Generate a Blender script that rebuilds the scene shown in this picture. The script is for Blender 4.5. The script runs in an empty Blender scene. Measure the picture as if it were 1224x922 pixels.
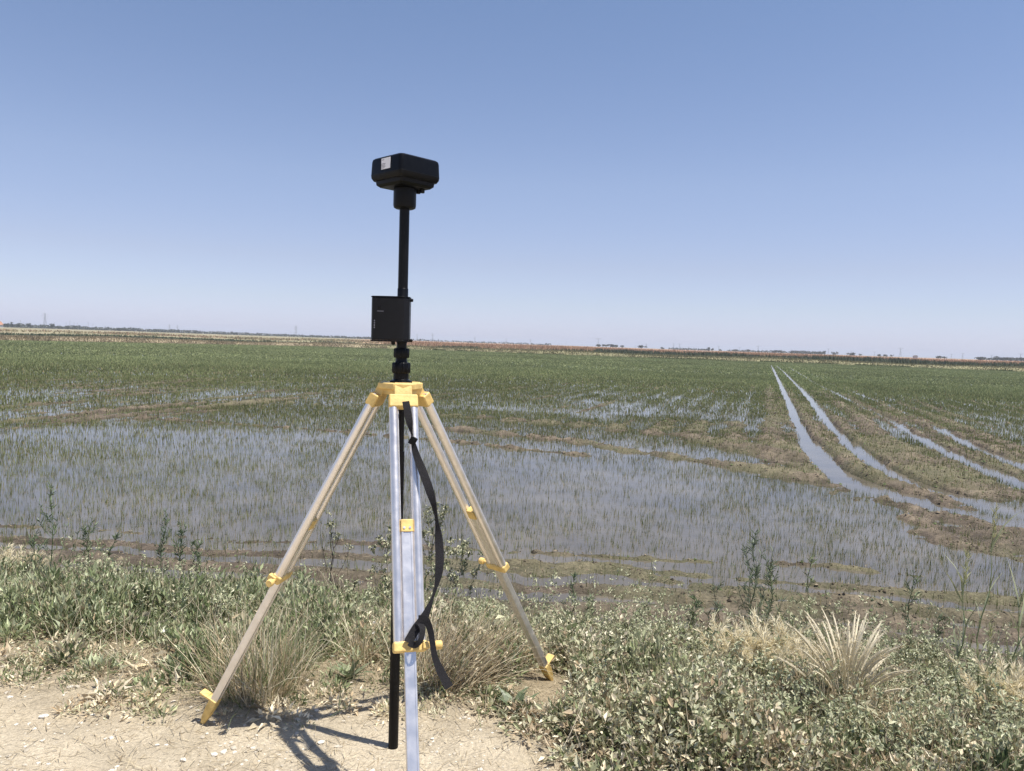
import bpy, bmesh, math, random
import numpy as np
from mathutils import Vector, Matrix
R = math.radians
rng = np.random.default_rng(7)
random.seed(7)
SC = bpy.context.scene
COL = SC.collection

# ------------------------------------------------------------------ camera
CAMZ = 1.6; F = 920.0; PITCH = math.atan(50/F); ROLL = math.atan(0.0335)
cam = bpy.data.cameras.new('camera'); co = bpy.data.objects.new('camera', cam); COL.objects.link(co)
cam.sensor_width = 36; cam.lens = 36*F/1224; cam.clip_end = 20000; cam.clip_start = 0.05
MC = Matrix.Translation((0, 0, CAMZ)) @ Matrix.Rotation(math.pi/2-PITCH, 4, 'X') @ Matrix.Rotation(ROLL, 4, 'Z')
co.matrix_world = MC
SC.camera = co
def ray(u, v):
    return (MC.to_3x3() @ Vector(((u-612)/F, (461-v)/F, -1.0)))
def W(u, v, z=0.0):            # the point of the level z seen at photo pixel u, v
    r = ray(u, v); t = (z-CAMZ)/r.z
    return Vector((r.x*t, r.y*t, z))
def WY(u, v, y):               # the point at distance y seen at photo pixel u, v
    r = ray(u, v); t = y/r.y
    return Vector((r.x*t, y, CAMZ+r.z*t))

# ------------------------------------------------------------------ light
SUN = Vector((0.455, -0.17, 1.43)).normalized()
el = math.asin(SUN.z); az = math.atan2(SUN.x, SUN.y)
w = bpy.data.worlds.new('World'); SC.world = w; w.use_nodes = True
nt = w.node_tree; bg = nt.nodes['Background']
sky = nt.nodes.new('ShaderNodeTexSky'); sky.sky_type = 'NISHITA'; sky.sun_disc = False
sky.sun_elevation = el; sky.sun_rotation = az; sky.air_density = 1.0; sky.dust_density = 0.3; sky.ozone_density = 3.0
# the air of that day was a touch more lavender towards the horizon than the model's: a smooth tint by elevation, all the way round
tcw = nt.nodes.new('ShaderNodeTexCoord'); sep = nt.nodes.new('ShaderNodeSeparateXYZ'); rw = nt.nodes.new('ShaderNodeValToRGB')
nt.links.new(tcw.outputs['Generated'], sep.inputs[0]); nt.links.new(sep.outputs['Z'], rw.inputs[0]); rw.color_ramp.interpolation = 'LINEAR'
for ps, c3 in ((.0, (.87, .92, 1.50)), (.05, (.97, .93, 1.18)), (.10, (1.09, .93, 1.05)), (.20, (1.26, 1.07, 1.10)), (.40, (1.18, 1.10, 1.12)), (1.0, (1.18, 1.10, 1.12))):
    e_ = rw.color_ramp.elements[0] if ps == 0 else (rw.color_ramp.elements[-1] if ps == 1 else rw.color_ramp.elements.new(ps))
    e_.color = (*[q/1.5 for q in c3], 1)
vm = nt.nodes.new('ShaderNodeVectorMath'); vm.operation = 'MULTIPLY'; vs = nt.nodes.new('ShaderNodeVectorMath'); vs.operation = 'SCALE'; vs.inputs['Scale'].default_value = 1.5
nt.links.new(sky.outputs[0], vm.inputs[0]); nt.links.new(rw.outputs[0], vm.inputs[1]); nt.links.new(vm.outputs[0], vs.inputs[0])
nt.links.new(vs.outputs[0], bg.inputs[0]); bg.inputs[1].default_value = 0.086
sl = bpy.data.lights.new('sun', 'SUN'); so = bpy.data.objects.new('sun', sl); COL.objects.link(so)
sl.energy = 5.0; sl.angle = R(0.53); sl.color = (1, 0.95, 0.87)
so.rotation_euler = SUN.to_track_quat('Z', 'Y').to_euler(); so.location = SUN*30
SC.view_settings.view_transform = 'Standard'; SC.view_settings.look = 'None'
SC.view_settings.exposure = 0.5; SC.view_settings.gamma = 1
try:
    SC.cycles.max_bounces = 6; SC.cycles.transparent_max_bounces = 8
except Exception: pass

# ------------------------------------------------------------------ helpers
def vnoise(x, y, s=1.0, seed=0):
    x = np.asarray(x, float)/s + 91.7*seed; y = np.asarray(y, float)/s + 37.3*seed
    xi = np.floor(x).astype(np.int64); yi = np.floor(y).astype(np.int64)
    fx = x-xi; fy = y-yi; fx = fx*fx*(3-2*fx); fy = fy*fy*(3-2*fy)
    def h(a, b):
        n = (a*374761393 + b*668265263 + seed*974634777) & 0x7fffffff
        n = ((n ^ (n >> 13))*1274126177) & 0x7fffffff
        return ((n ^ (n >> 16)) & 0xffff)/65535.0
    return (h(xi, yi)*(1-fx)+h(xi+1, yi)*fx)*(1-fy)+(h(xi, yi+1)*(1-fx)+h(xi+1, yi+1)*fx)*fy
def fbm(x, y, s, seed=0, o=4):
    t = 0; a = 1; n = 0
    for k in range(o):
        t = t + a*vnoise(x, y, s/2**k, seed+k); n += a; a *= .55
    return t/n
def sstep(a, b, x):
    t = np.clip((np.asarray(x, float)-a)/(b-a), 0, 1); return t*t*(3-2*t)
def tag(o, label=None, cat=None, group=None, kind=None):
    if label: o['label'] = label
    if cat: o['category'] = cat
    if group: o['group'] = group
    if kind: o['kind'] = kind
    return o
def empty(name, loc=(0, 0, 0), rz=0):
    o = bpy.data.objects.new(name, None); COL.objects.link(o); o.location = loc; o.rotation_euler = (0, 0, rz)
    o.empty_display_size = .05
    return o
def npmesh(name, V, faces, m, col=None, parent=None, smooth=False):
    V = np.asarray(V, np.float32).reshape(-1, 3)
    me = bpy.data.meshes.new(name); me.vertices.add(len(V)); me.vertices.foreach_set('co', V.ravel())
    faces = [np.asarray(f, np.int32) for f in faces if len(f)]
    idx = np.concatenate([f.ravel() for f in faces]); tot = np.concatenate([np.full(len(f), f.shape[1], np.int32) for f in faces])
    st = np.concatenate([[0], np.cumsum(tot)[:-1]]).astype(np.int32)
    me.loops.add(len(idx)); me.loops.foreach_set('vertex_index', idx)
    me.polygons.add(len(tot)); me.polygons.foreach_set('loop_start', st)
    me.polygons.foreach_set('use_smooth', np.full(len(tot), smooth, bool))
    me.update(calc_edges=True)
    if col is not None:
        a = me.color_attributes.new('col', 'FLOAT_COLOR', 'POINT')
        c = np.ones((len(V), 4), np.float32); c[:, :3] = np.clip(col, 0, 1); a.data.foreach_set('color', c.ravel())
    me.materials.append(m)
    o = bpy.data.objects.new(name, me); COL.objects.link(o)
    if parent: o.parent = parent
    return o
class NB:                       # collects numpy geometry into one mesh
    def __init__(s): s.V = []; s.F = {}; s.C = []; s.n = 0
    def add(s, V, F, C):
        V = np.asarray(V, float).reshape(-1, 3)
        for f in F:
            if len(f): s.F.setdefault(f.shape[1], []).append(f+s.n)
        C = np.asarray(C, float)
        if C.ndim == 1: C = np.tile(C, (len(V), 1))
        s.V.append(V); s.C.append(C); s.n += len(V)
    def build(s, name, m, parent=None, smooth=False):
        return npmesh(name, np.concatenate(s.V), [np.concatenate(v) for v in s.F.values()], m, np.concatenate(s.C), parent, smooth)
def blades(nb, P, ang, tilt, bend, L, wd, C, segs=3, C2=None, shape='taper'):
    """curved grass blades; ang heading, tilt from vertical at the root, bend extra tilt to the tip"""
    P = np.asarray(P, float); N = len(P)
    ang, tilt, bend, L, wd = [np.broadcast_to(np.asarray(q, float), (N,)) for q in (ang, tilt, bend, L, wd)]
    C = np.broadcast_to(np.asarray(C, float), (N, 3)); C2 = C if C2 is None else np.broadcast_to(np.asarray(C2, float), (N, 3))
    tw = rng.uniform(-.9, .9, N)
    ang = ang.copy(); tilt = tilt.copy(); sx = -np.sin(ang+tw); sy = np.cos(ang+tw)
    cur = P.copy(); V = []; CC = []
    for k in range(segs+1):
        f = k/segs
        if segs > 2 and k: ang = ang+rng.normal(0, .22, N); tilt = tilt+rng.normal(0, .10, N)
        if k == segs:
            V.append(cur.copy()); CC.append(C2)
        else:
            ww = wd*(.5*(1-f)**.6 if shape == 'taper' else .5*math.sin(math.pi*min(.97, .18+.82*f)))
            side = np.stack([sx*ww, sy*ww, 0*ww], 1)
            V.append(cur-side); V.append(cur+side); c = C*(1-f)+C2*f; CC.append(c); CC.append(c)
            t = tilt+bend*(f+.5/segs)
            cur = cur+np.stack([np.cos(ang)*np.sin(t), np.sin(ang)*np.sin(t), np.cos(t)], 1)*(L/segs)[:, None]
    nv = 2*segs+1
    VV = np.stack(V, 1).reshape(-1, 3); CV = np.stack(CC, 1).reshape(-1, 3)
    b = (np.arange(N)*nv)[:, None]
    F = [b+np.array([[2*segs-2, 2*segs-1, 2*segs]])]
    if segs > 1:
        q = np.concatenate([b+np.array([[2*k, 2*k+1, 2*k+3, 2*k+2]]) for k in range(segs-1)]); F.append(q)
    nb.add(VV, F, CV)
def leaves(nb, P, D, L, wd, C, fold=.25):
    """kite leaves: root P, direction D"""
    P = np.asarray(P, float); D = np.asarray(D, float); N = len(P)
    if N == 0: return
    L = np.broadcast_to(np.asarray(L, float), (N,))[:, None]; wd = np.broadcast_to(np.asarray(wd, float), (N,))[:, None]
    C = np.broadcast_to(np.asarray(C, float), (N, 3))
    D = D/np.linalg.norm(D, axis=1, keepdims=True)
    rnd = rng.normal(size=(N, 3)); rnd[:, 2] *= .5
    S = np.cross(D, np.array([0, 0, 1.0])+.6*rnd); S /= (np.linalg.norm(S, axis=1, keepdims=True)+1e-6)
    U = np.cross(S, D)
    mid = P+D*L*.45
    V = np.stack([P, mid+S*wd*.5+U*wd*fold, P+D*L-U*L*rng.uniform(0, .35, (N, 1)), mid-S*wd*.5+U*wd*fold], 1).reshape(-1, 3)
    # fold along the midrib: two triangles
    b = (np.arange(N)*4)[:, None]
    nb.add(V, [np.concatenate([b+np.array([[0, 1, 2]]), b+np.array([[0, 2, 3]])])], np.repeat(C, 4, 0))
def tube_np(nb, pts, r, C, n=5):
    pts = np.asarray(pts, float); K = len(pts); r = np.broadcast_to(np.asarray(r, float), (K,))
    T = np.gradient(pts, axis=0); T /= np.linalg.norm(T, axis=1, keepdims=True)+1e-9
    ref = np.array([1.0, 0.1, 0]) if abs(T[0, 0]) < .8 else np.array([0, 1.0, .1])
    A = np.cross(T, ref); A /= np.linalg.norm(A, axis=1, keepdims=True)+1e-9; B = np.cross(T, A)
    th = np.arange(n)*2*math.pi/n
    V = (pts[:, None]+(A[:, None]*np.cos(th)[None, :, None]+B[:, None]*np.sin(th)[None, :, None])*r[:, None, None]).reshape(-1, 3)
    q = []
    for k in range(K-1):
        for j in range(n):
            q.append((k*n+j, k*n+(j+1) % n, (k+1)*n+(j+1) % n, (k+1)*n+j))
    nb.add(V, [np.array(q)], C)
class MB:                       # collects hard-surface shapes into one mesh
    def __init__(s): s.b = bmesh.new()
    def _x(s, vs, M):
        bmesh.ops.transform(s.b, matrix=M, verts=vs)
    def box(s, c, size, M=Matrix(), taper=None):
        g = bmesh.ops.create_cube(s.b, size=1)['verts']
        for v in g:
            v.co = Vector((v.co.x*size[0], v.co.y*size[1], v.co.z*size[2]))
            if taper and v.co.z < 0: v.co.x *= taper; v.co.y *= taper
            v.co += Vector(c)
        s._x(g, M); return s
    def lathe(s, prof, M=Matrix(), n=32, knurl=None):
        rings = []
        for r, z in prof:
            ring = []
            for k in range(n):
                a = 2*math.pi*k/n; rr = r
                ring.append(s.b.verts.new((rr*math.cos(a), rr*math.sin(a), z)))
            rings.append(ring)
        for a, b in zip(rings, rings[1:]):
            for k in range(n):
                s.b.faces.new((a[k], a[(k+1) % n], b[(k+1) % n], b[k]))
        s.b.faces.new(rings[0][::-1]); s.b.faces.new(rings[-1])
        s._x([v for r in rings for v in r], M); return s
    def prism(s, poly, z0, z1, M=Matrix(), top=1.0):
        a = [s.b.verts.new((x, y, z0)) for x, y in poly]; b = [s.b.verts.new((x*top, y*top, z1)) for x, y in poly]
        n = len(poly)
        for k in range(n): s.b.faces.new((a[k], a[(k+1) % n], b[(k+1) % n], b[k]))
        s.b.faces.new(a[::-1]); s.b.faces.new(b); s._x(a+b, M); return s
    def loft(s, secs, M=Matrix()):      # list of (poly, z)
        R_ = [[s.b.verts.new((x, y, z)) for x, y in p] for p, z in secs]; n = len(R_[0])
        for a, b in zip(R_, R_[1:]):
            for k in range(n): s.b.faces.new((a[k], a[(k+1) % n], b[(k+1) % n], b[k]))
        s.b.faces.new(R_[0][::-1]); s.b.faces.new(R_[-1]); s._x([v for r in R_ for v in r], M); return s
    def ball(s, c, r, M=Matrix(), sc=(1, 1, 1), seg=12):
        g = bmesh.ops.create_uvsphere(s.b, u_segments=seg, v_segments=seg//2+1, radius=r)['verts']
        for v in g: v.co = Vector((v.co.x*sc[0], v.co.y*sc[1], v.co.z*sc[2]))+Vector(c)
        s._x(g, M); return s
    def build(s, name, m, parent=None, bevel=0, loc0=None, seg=2, angle=35):
        bmesh.ops.recalc_face_normals(s.b, faces=s.b.faces[:])
        me = bpy.data.meshes.new(name)
        if loc0 is not None: bmesh.ops.translate(s.b, verts=s.b.verts[:], vec=-Vector(loc0))
        s.b.to_mesh(me); s.b.free(); me.materials.append(m)
        for p in me.polygons: p.use_smooth = True
        try: me.set_sharp_from_angle(angle=R(angle))
        except Exception: pass
        o = bpy.data.objects.new(name, me); COL.objects.link(o)
        if parent: o.parent = parent
        if bevel:
            b = o.modifiers.new('bevel', 'BEVEL'); b.width = bevel; b.segments = seg; b.limit_method = 'ANGLE'; b.angle_limit = R(35); b.harden_normals = True
        return o

# ------------------------------------------------------------------ materials
def mat(name, color=(.5, .5, .5), rough=.6, metal=0.0, noise=0.0, nscale=20, bump=0.0, bscale=60, spec=None):
    m = bpy.data.materials.new(name); m.use_nodes = True; t = m.node_tree; p = t.nodes['Principled BSDF']
    p.inputs['Base Color'].default_value = (*color, 1); p.inputs['Roughness'].default_value = rough; p.inputs['Metallic'].default_value = metal
    if spec is not None: p.inputs['Specular IOR Level'].default_value = spec
    tc = t.nodes.new('ShaderNodeTexCoord')
    if noise:
        n = t.nodes.new('ShaderNodeTexNoise'); n.inputs['Scale'].default_value = nscale; n.inputs['Detail'].default_value = 6
        t.links.new(tc.outputs['Object'], n.inputs['Vector'])
        r = t.nodes.new('ShaderNodeValToRGB'); r.color_ramp.elements[0].position = .3; r.color_ramp.elements[1].position = .7
        r.color_ramp.elements[0].color = (*[c*(1-noise) for c in color], 1); r.color_ramp.elements[1].color = (*[min(1, c*(1+noise)) for c in color], 1)
        t.links.new(n.outputs['Fac'], r.inputs[0]); t.links.new(r.outputs[0], p.inputs['Base Color'])
        mr = t.nodes.new('ShaderNodeMapRange'); mr.inputs[3].default_value = max(0, rough-.12); mr.inputs[4].default_value = min(1, rough+.12)
        t.links.new(n.outputs['Fac'], mr.inputs[0]); t.links.new(mr.outputs[0], p.inputs['Roughness'])
    if bump:
        n2 = t.nodes.new('ShaderNodeTexNoise'); n2.inputs['Scale'].default_value = bscale; n2.inputs['Detail'].default_value = 5
        t.links.new(tc.outputs['Object'], n2.inputs['Vector'])
        b = t.nodes.new('ShaderNodeBump'); b.inputs['Strength'].default_value = bump; b.inputs['Distance'].default_value = .01
        t.links.new(n2.outputs['Fac'], b.inputs['Height']); t.links.new(b.outputs[0], p.inputs['Normal'])
    return m
def colmat(name, rough=.7, trans=.25, bump=0, bscale=60, detail=.0, dscale=30, spec=.3):
    """colour from the mesh, optional fine grain, optional light through leaves"""
    m = bpy.data.materials.new(name); m.use_nodes = True; t = m.node_tree; p = t.nodes['Principled BSDF']
    a = t.nodes.new('ShaderNodeAttribute'); a.attribute_name = 'col'; out = a.outputs['Color']
    if detail:
        tc = t.nodes.new('ShaderNodeTexCoord'); n = t.nodes.new('ShaderNodeTexNoise'); n.inputs['Scale'].default_value = dscale; n.inputs['Detail'].default_value = 8
        n.inputs['Roughness'].default_value = .7
        t.links.new(tc.outputs['Object'], n.inputs['Vector'])
        mr = t.nodes.new('ShaderNodeMapRange'); mr.inputs[1].default_value = .3; mr.inputs[2].default_value = .7
        mr.inputs[3].default_value = 1-detail; mr.inputs[4].default_value = 1+detail; t.links.new(n.outputs['Fac'], mr.inputs[0])
        mx = t.nodes.new('ShaderNodeVectorMath'); mx.operation = 'SCALE'; t.links.new(out, mx.inputs[0]); t.links.new(mr.outputs[0], mx.inputs['Scale']); out = mx.outputs[0]
        if bump:
            b = t.nodes.new('ShaderNodeBump'); b.inputs['Strength'].default_value = bump; b.inputs['Distance'].default_value = .02
            n2 = t.nodes.new('ShaderNodeTexNoise'); n2.inputs['Scale'].default_value = bscale; n2.inputs['Detail'].default_value = 8; n2.inputs['Roughness'].default_value = .65
            t.links.new(tc.outputs['Object'], n2.inputs['Vector'])
            t.links.new(n2.outputs['Fac'], b.inputs['Height']); t.links.new(b.outputs[0], p.inputs['Normal'])
    t.links.new(out, p.inputs['Base Color']); p.inputs['Roughness'].default_value = rough; p.inputs['Specular IOR Level'].default_value = spec
    if trans:
        tr = t.nodes.new('ShaderNodeBsdfTranslucent'); t.links.new(out, tr.inputs[0])
        mix = t.nodes.new('ShaderNodeMixShader'); mix.inputs[0].default_value = trans
        t.links.new(p.outputs[0], mix.inputs[1]); t.links.new(tr.outputs[0], mix.inputs[2])
        t.links.new(mix.outputs[0], t.nodes['Material Output'].inputs[0])
    return m
M_leaf = colmat('leaf', .45, .16, spec=.5); M_straw = colmat('straw', .6, .35, spec=.3)
M_rice = colmat('rice_blade', .55, .3)
M_soil = colmat('dry_soil', .95, 0, bump=1.0, bscale=60, detail=.30, dscale=75, spec=.1)
M_mud = colmat('mud', .75, 0, bump=1.0, bscale=28, detail=.55, dscale=42, spec=.2)
M_far = colmat('far_soil', .95, 0, detail=.25, dscale=.4, spec=.1)
M_stone = colmat('stone', .9, 0, bump=.4, bscale=80, detail=.1, dscale=90, spec=.2)
M_alu = mat('aluminium', (.82, .775, .74), .34, .85, noise=.06, nscale=30, bump=.03, bscale=200)
M_alu2 = mat('aluminium_bar', (.80, .77, .75), .36, .85, noise=.08, nscale=24, bump=.04, bscale=150)
M_yel = mat('yellow_plastic', (.69, .485, .17), .5, 0, noise=.2, nscale=28, bump=.12, bscale=120)
M_blk = mat('black_plastic', (.0035, .0038, .005), .36, 0, spec=.16, noise=.25, nscale=60, bump=.06, bscale=300)
M_blkg = mat('black_painted_pole', (.004, .004, .005), .38, 0, spec=.18, noise=.25, nscale=50)
M_box = mat('dark_grey_plastic', (.0055, .0055, .007), .38, 0, noise=.2, nscale=60, bump=.08, bscale=300, spec=.24)
M_strap = mat('webbing', (.020, .019, .021), .85, 0, spec=.2, noise=.25, nscale=150, bump=.5, bscale=500)
M_white = mat('white_sticker', (.75, .75, .78), .5, 0, noise=.03)
M_grey = mat('grey_print', (.2, .2, .24), .6, 0, noise=.1)
M_pylon = mat('galvanised_steel', (.33, .34, .36), .6, .2, noise=.1, nscale=1)
M_bark = mat('bark', (.10, .08, .06), .9, 0, noise=.3, nscale=3)
M_wire = mat('grey_wall', (.45, .45, .46), .9, 0, noise=.15, nscale=1)
M_tile = mat('orange_roof_tile', (.40, .20, .11), .85, 0, noise=.2, nscale=1)
# water
M_water = bpy.data.materials.new('muddy_water'); M_water.use_nodes = True
t = M_water.node_tree; p = t.nodes['Principled BSDF']
p.inputs['Base Color'].default_value = (.115, .098, .086, 1); p.inputs['Roughness'].default_value = .10; p.inputs['IOR'].default_value = 1.33
tc = t.nodes.new('ShaderNodeTexCoord'); n = t.nodes.new('ShaderNodeTexNoise'); n.inputs['Scale'].default_value = 7; n.inputs['Detail'].default_value = 3
t.links.new(tc.outputs['Object'], n.inputs['Vector']); nw = t.nodes.new('ShaderNodeTexNoise'); nw.inputs['Scale'].default_value = .9; nw.inputs['Detail'].default_value = 7; nw.inputs['Roughness'].default_value = .65; t.links.new(tc.outputs['Object'], nw.inputs['Vector'])
rw_ = t.nodes.new('ShaderNodeValToRGB'); rw_.color_ramp.elements[0].position = .35; rw_.color_ramp.elements[1].position = .68; rw_.color_ramp.elements[0].color = (.088, .077, .060, 1); rw_.color_ramp.elements[1].color = (.150, .130, .100, 1)
t.links.new(nw.outputs['Fac'], rw_.inputs[0]); t.links.new(rw_.outputs[0], p.inputs['Base Color'])
mw = t.nodes.new('ShaderNodeMapRange'); mw.inputs[1].default_value = .35; mw.inputs[2].default_value = .7; mw.inputs[3].default_value = .03; mw.inputs[4].default_value = .13; t.links.new(nw.outputs['Fac'], mw.inputs[0]); t.links.new(mw.outputs[0], p.inputs['Roughness'])
b = t.nodes.new('ShaderNodeBump'); b.inputs['Strength'].default_value = .10; b.inputs['Distance'].default_value = .02
t.links.new(n.outputs['Fac'], b.inputs['Height']); t.links.new(b.outputs[0], p.inputs['Normal'])

# ------------------------------------------------------------------ the lie of the land
ZW = -0.5
tb = [W(u, v, 0) for u, v in ((-60, 770), (0, 785), (60, 812), (130, 830), (200, 838), (300, 842), (400, 846), (480, 838), (560, 836), (600, 858), (640, 895), (700, 935), (760, 1000))]
TBX = np.array([-30]+[q.x for q in tb]+[3, 30]); TBY = np.array([tb[0].y]+[q.y for q in tb]+[2.1, 1.9])
def yb(x): return np.interp(x, TBX, TBY)            # edge of the bare track
sb = [W(u, v, -.33) for u, v in ((-40, 696), (0, 698), (150, 712), (300, 714), (450, 722), (640, 746), (860, 764), (1050, 780), (1224, 806), (1300, 816))]
SBX = np.array([-30]+[q.x for q in sb]+[30]); SBY = np.array([sb[0].y]+[q.y for q in sb]+[sb[-1].y])
def ys(x): return np.interp(x, SBX, SBY)            # foot of the bank
def gz(x, y):
    x = np.asarray(x, float); y = np.asarray(y, float)
    a = yb(x)+.35; a = np.maximum(a, ys(x)-2.6); b = ys(x)+.35
    z = (ZW+.05)*sstep(0, 1, (y-a)/(b-a))
    z = z + (fbm(x, y, .5, 3, 4)-.5)*.045*sstep(yb(x)-.3, yb(x)+.6, y) + (fbm(x, y, .14, 9, 3)-.5)*.022 + (fbm(x, y, 1.6, 5, 2)-.5)*.03*sstep(0, 1, abs(y-3.1)+abs(x+.4)*.3)
    return z
def gzf(x, y): return float(gz(np.array([x]), np.array([y]))[0])

# bank and track sheet
gx = np.unique(np.concatenate([np.linspace(-60, -6, 28), np.linspace(-6, 6, 341), np.linspace(6, 60, 28)]))
gy = np.unique(np.concatenate([np.linspace(-60, 1.4, 20), np.linspace(1.4, 8.2, 201)]))
X, Y = np.meshgrid(gx, gy); Z = gz(X, Y); Z = np.where(Y > ys(X)+.45, np.minimum(Z, ZW-.12*sstep(0, .8, Y-ys(X)-.45)), Z)
n1 = fbm(X, Y, .8, 21, 5)[..., None]; n2 = fbm(X, Y, .12, 31, 3)[..., None]
dry = np.array([.43, .355, .245]); pale = np.array([.65, .575, .445]); damp = np.array([.15, .12, .085]); litter = np.array([.31, .255, .17])
f_l = sstep(-.5, .5, Y-yb(X))[..., None]; f_d = sstep(-.5, .1, Y-ys(X))[..., None]
C = dry*(1-n1)+pale*n1; C = C*(.78+.44*n2); C = C*(1-f_l)+litter*(.75+.5*n2)*f_l; C = C*(1-f_d)+damp*(.7+.6*n2)*f_d
nx, ny = len(gx), len(gy); I = np.arange(nx*ny).reshape(ny, nx)
Q = np.stack([I[:-1, :-1], I[:-1, 1:], I[1:, 1:], I[1:, :-1]], -1).reshape(-1, 4)
o = npmesh('dirt_track', np.stack([X, Y, Z], -1), [Q], M_soil, C.reshape(-1, 3), smooth=True); tag(o, 'pale dry dirt track sloping into the bank', kind='structure')

# ------------------------------------------------------------------ paddy
EG = [(-60, 17.5), (0, 17), (140, 15), (280, 13), (440, 10.8), (560, 11.0), (650, 11.5), (800, 12), (950, 12), (1100, 12.6), (1224, 13.4), (1300, 14)]
eth = []; ed = []
for u, g in EG:
    q = W(u, 390.5+.0335*u+g*.98, ZW); eth.append(math.atan2(q.x, q.y)); ed.append(math.hypot(q.x, q.y))
eth = [-1.2]+eth+[1.2]; ed = [88]+ed+[118]
def EDG(th): return np.interp(th, eth, ed)
def poly(pts, z=ZW): return [(W(u, v, z).x, W(u, v, z).y) for u, v in pts]
def dseg(x, y, P):              # distance to a polyline
    d = np.full(x.shape, 1e9)
    for (x0, y0), (x1, y1) in zip(P, P[1:]):
        vx, vy = x1-x0, y1-y0; L2 = vx*vx+vy*vy+1e-9
        t_ = np.clip(((x-x0)*vx+(y-y0)*vy)/L2, 0, 1)
        d = np.minimum(d, np.hypot(x-x0-t_*vx, y-y0-t_*vy))
    return d
RUTS = [(poly([(921.5, 436.5), (926, 445), (940, 475), (955, 510), (965, 528)]), .15), (poly([(965, 528), (985, 554), (1012, 574)]), .26), (poly([(1012, 574), (1045, 588), (1085, 596)]), .30),
        (poly([(1085, 600), (1140, 612), (1200, 628), (1290, 648)]), .20),
        (poly([(927, 437), (938, 446), (962, 470), (992, 508), (1012, 530)]), .14), (poly([(1012, 530), (1045, 557), (1085, 578)]), .22), (poly([(1085, 578), (1130, 592), (1180, 606), (1290, 634)]), .22),
        (poly([(941, 438), (972, 457), (1012, 477), (1060, 500), (1100, 524)]), .11), (poly([(1100, 524), (1150, 550), (1224, 580), (1290, 604)]), .19),
        (poly([(952, 438), (1000, 462), (1060, 484), (1120, 512)]), .08), (poly([(1120, 512), (1165, 535), (1224, 560), (1290, 582)]), .18)]
RUTC = poly([(935, 438), (960, 455), (1000, 484), (1060, 515), (1120, 548), (1180, 570), (1290, 610)])
RIDGE = [  # mud ridges beside tracks: polyline, half width, height
    (poly([(934, 470), (955, 500), (985, 535), (1020, 562), (1070, 582), (1110, 594)]), .75, .07),
    (poly([(1000, 500), (1045, 535), (1095, 562), (1160, 585)]), .8, .06),
    (poly([(1060, 490), (1120, 520), (1180, 550), (1240, 572)]), .55, .06),
    (poly([(1110, 500), (1160, 520), (1224, 545)]), .6, .05),
    (poly([(830, 508), (900, 524), (960, 545), (1000, 570)]), 1.5, .06),
    (poly([(500, 510), (640, 522), (760, 540), (880, 556), (960, 572)]), .34, .085),
    (poly([(540, 497), (700, 508), (830, 522), (930, 545)]), .5, .07),
    (poly([(0, 514), (60, 508), (130, 500), (200, 494), (250, 488), (300, 481), (380, 470)]), .35, .06),
    (poly([(0, 505), (70, 500), (170, 487), (230, 482), (330, 468), (410, 463)]), .45, .06),
    (poly([(0, 486), (60, 482), (130, 474), (250, 466)]), .5, .05),
    (poly([(170, 500), (260, 506), (350, 512), (430, 518), (560, 530), (700, 545)]), .13, .085),
    (poly([(300, 478), (380, 484), (470, 492), (560, 500)]), .10, .05),
    (poly([(60, 466), (200, 458), (330, 450)]), .25, .05),
    (poly([(200, 447), (330, 443), (440, 446)]), .3, .045),
    (poly([(560, 470), (640, 462), (720, 455)]), .25, .05),
    (poly([(1090, 600), (1140, 622), (1224, 645), (1290, 660)]), .42, .075),
    (poly([(1120, 640), (1180, 655), (1290, 675)]), .45, .06),
    (poly([(1080, 618), (1110, 628)]), .10, .05),
    (poly([(600, 672), (760, 680), (900, 694), (1060, 706), (1224, 722), (1290, 730)]), .07, .05),
    (poly([(760, 690), (900, 712), (1000, 718), (1150, 738), (1290, 752)]), .09, .055),
    (poly([(700, 706), (860, 722), (1000, 734), (1150, 752), (1290, 768)]), .10, .05),
    (poly([(640, 660), (760, 668), (860, 672), (980, 676), (1100, 690)]), .05, .05),
]
VD = W(922, 436.5, ZW); VD = np.array([VD.x, VD.y])/math.hypot(VD.x, VD.y)   # drilling direction
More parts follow.
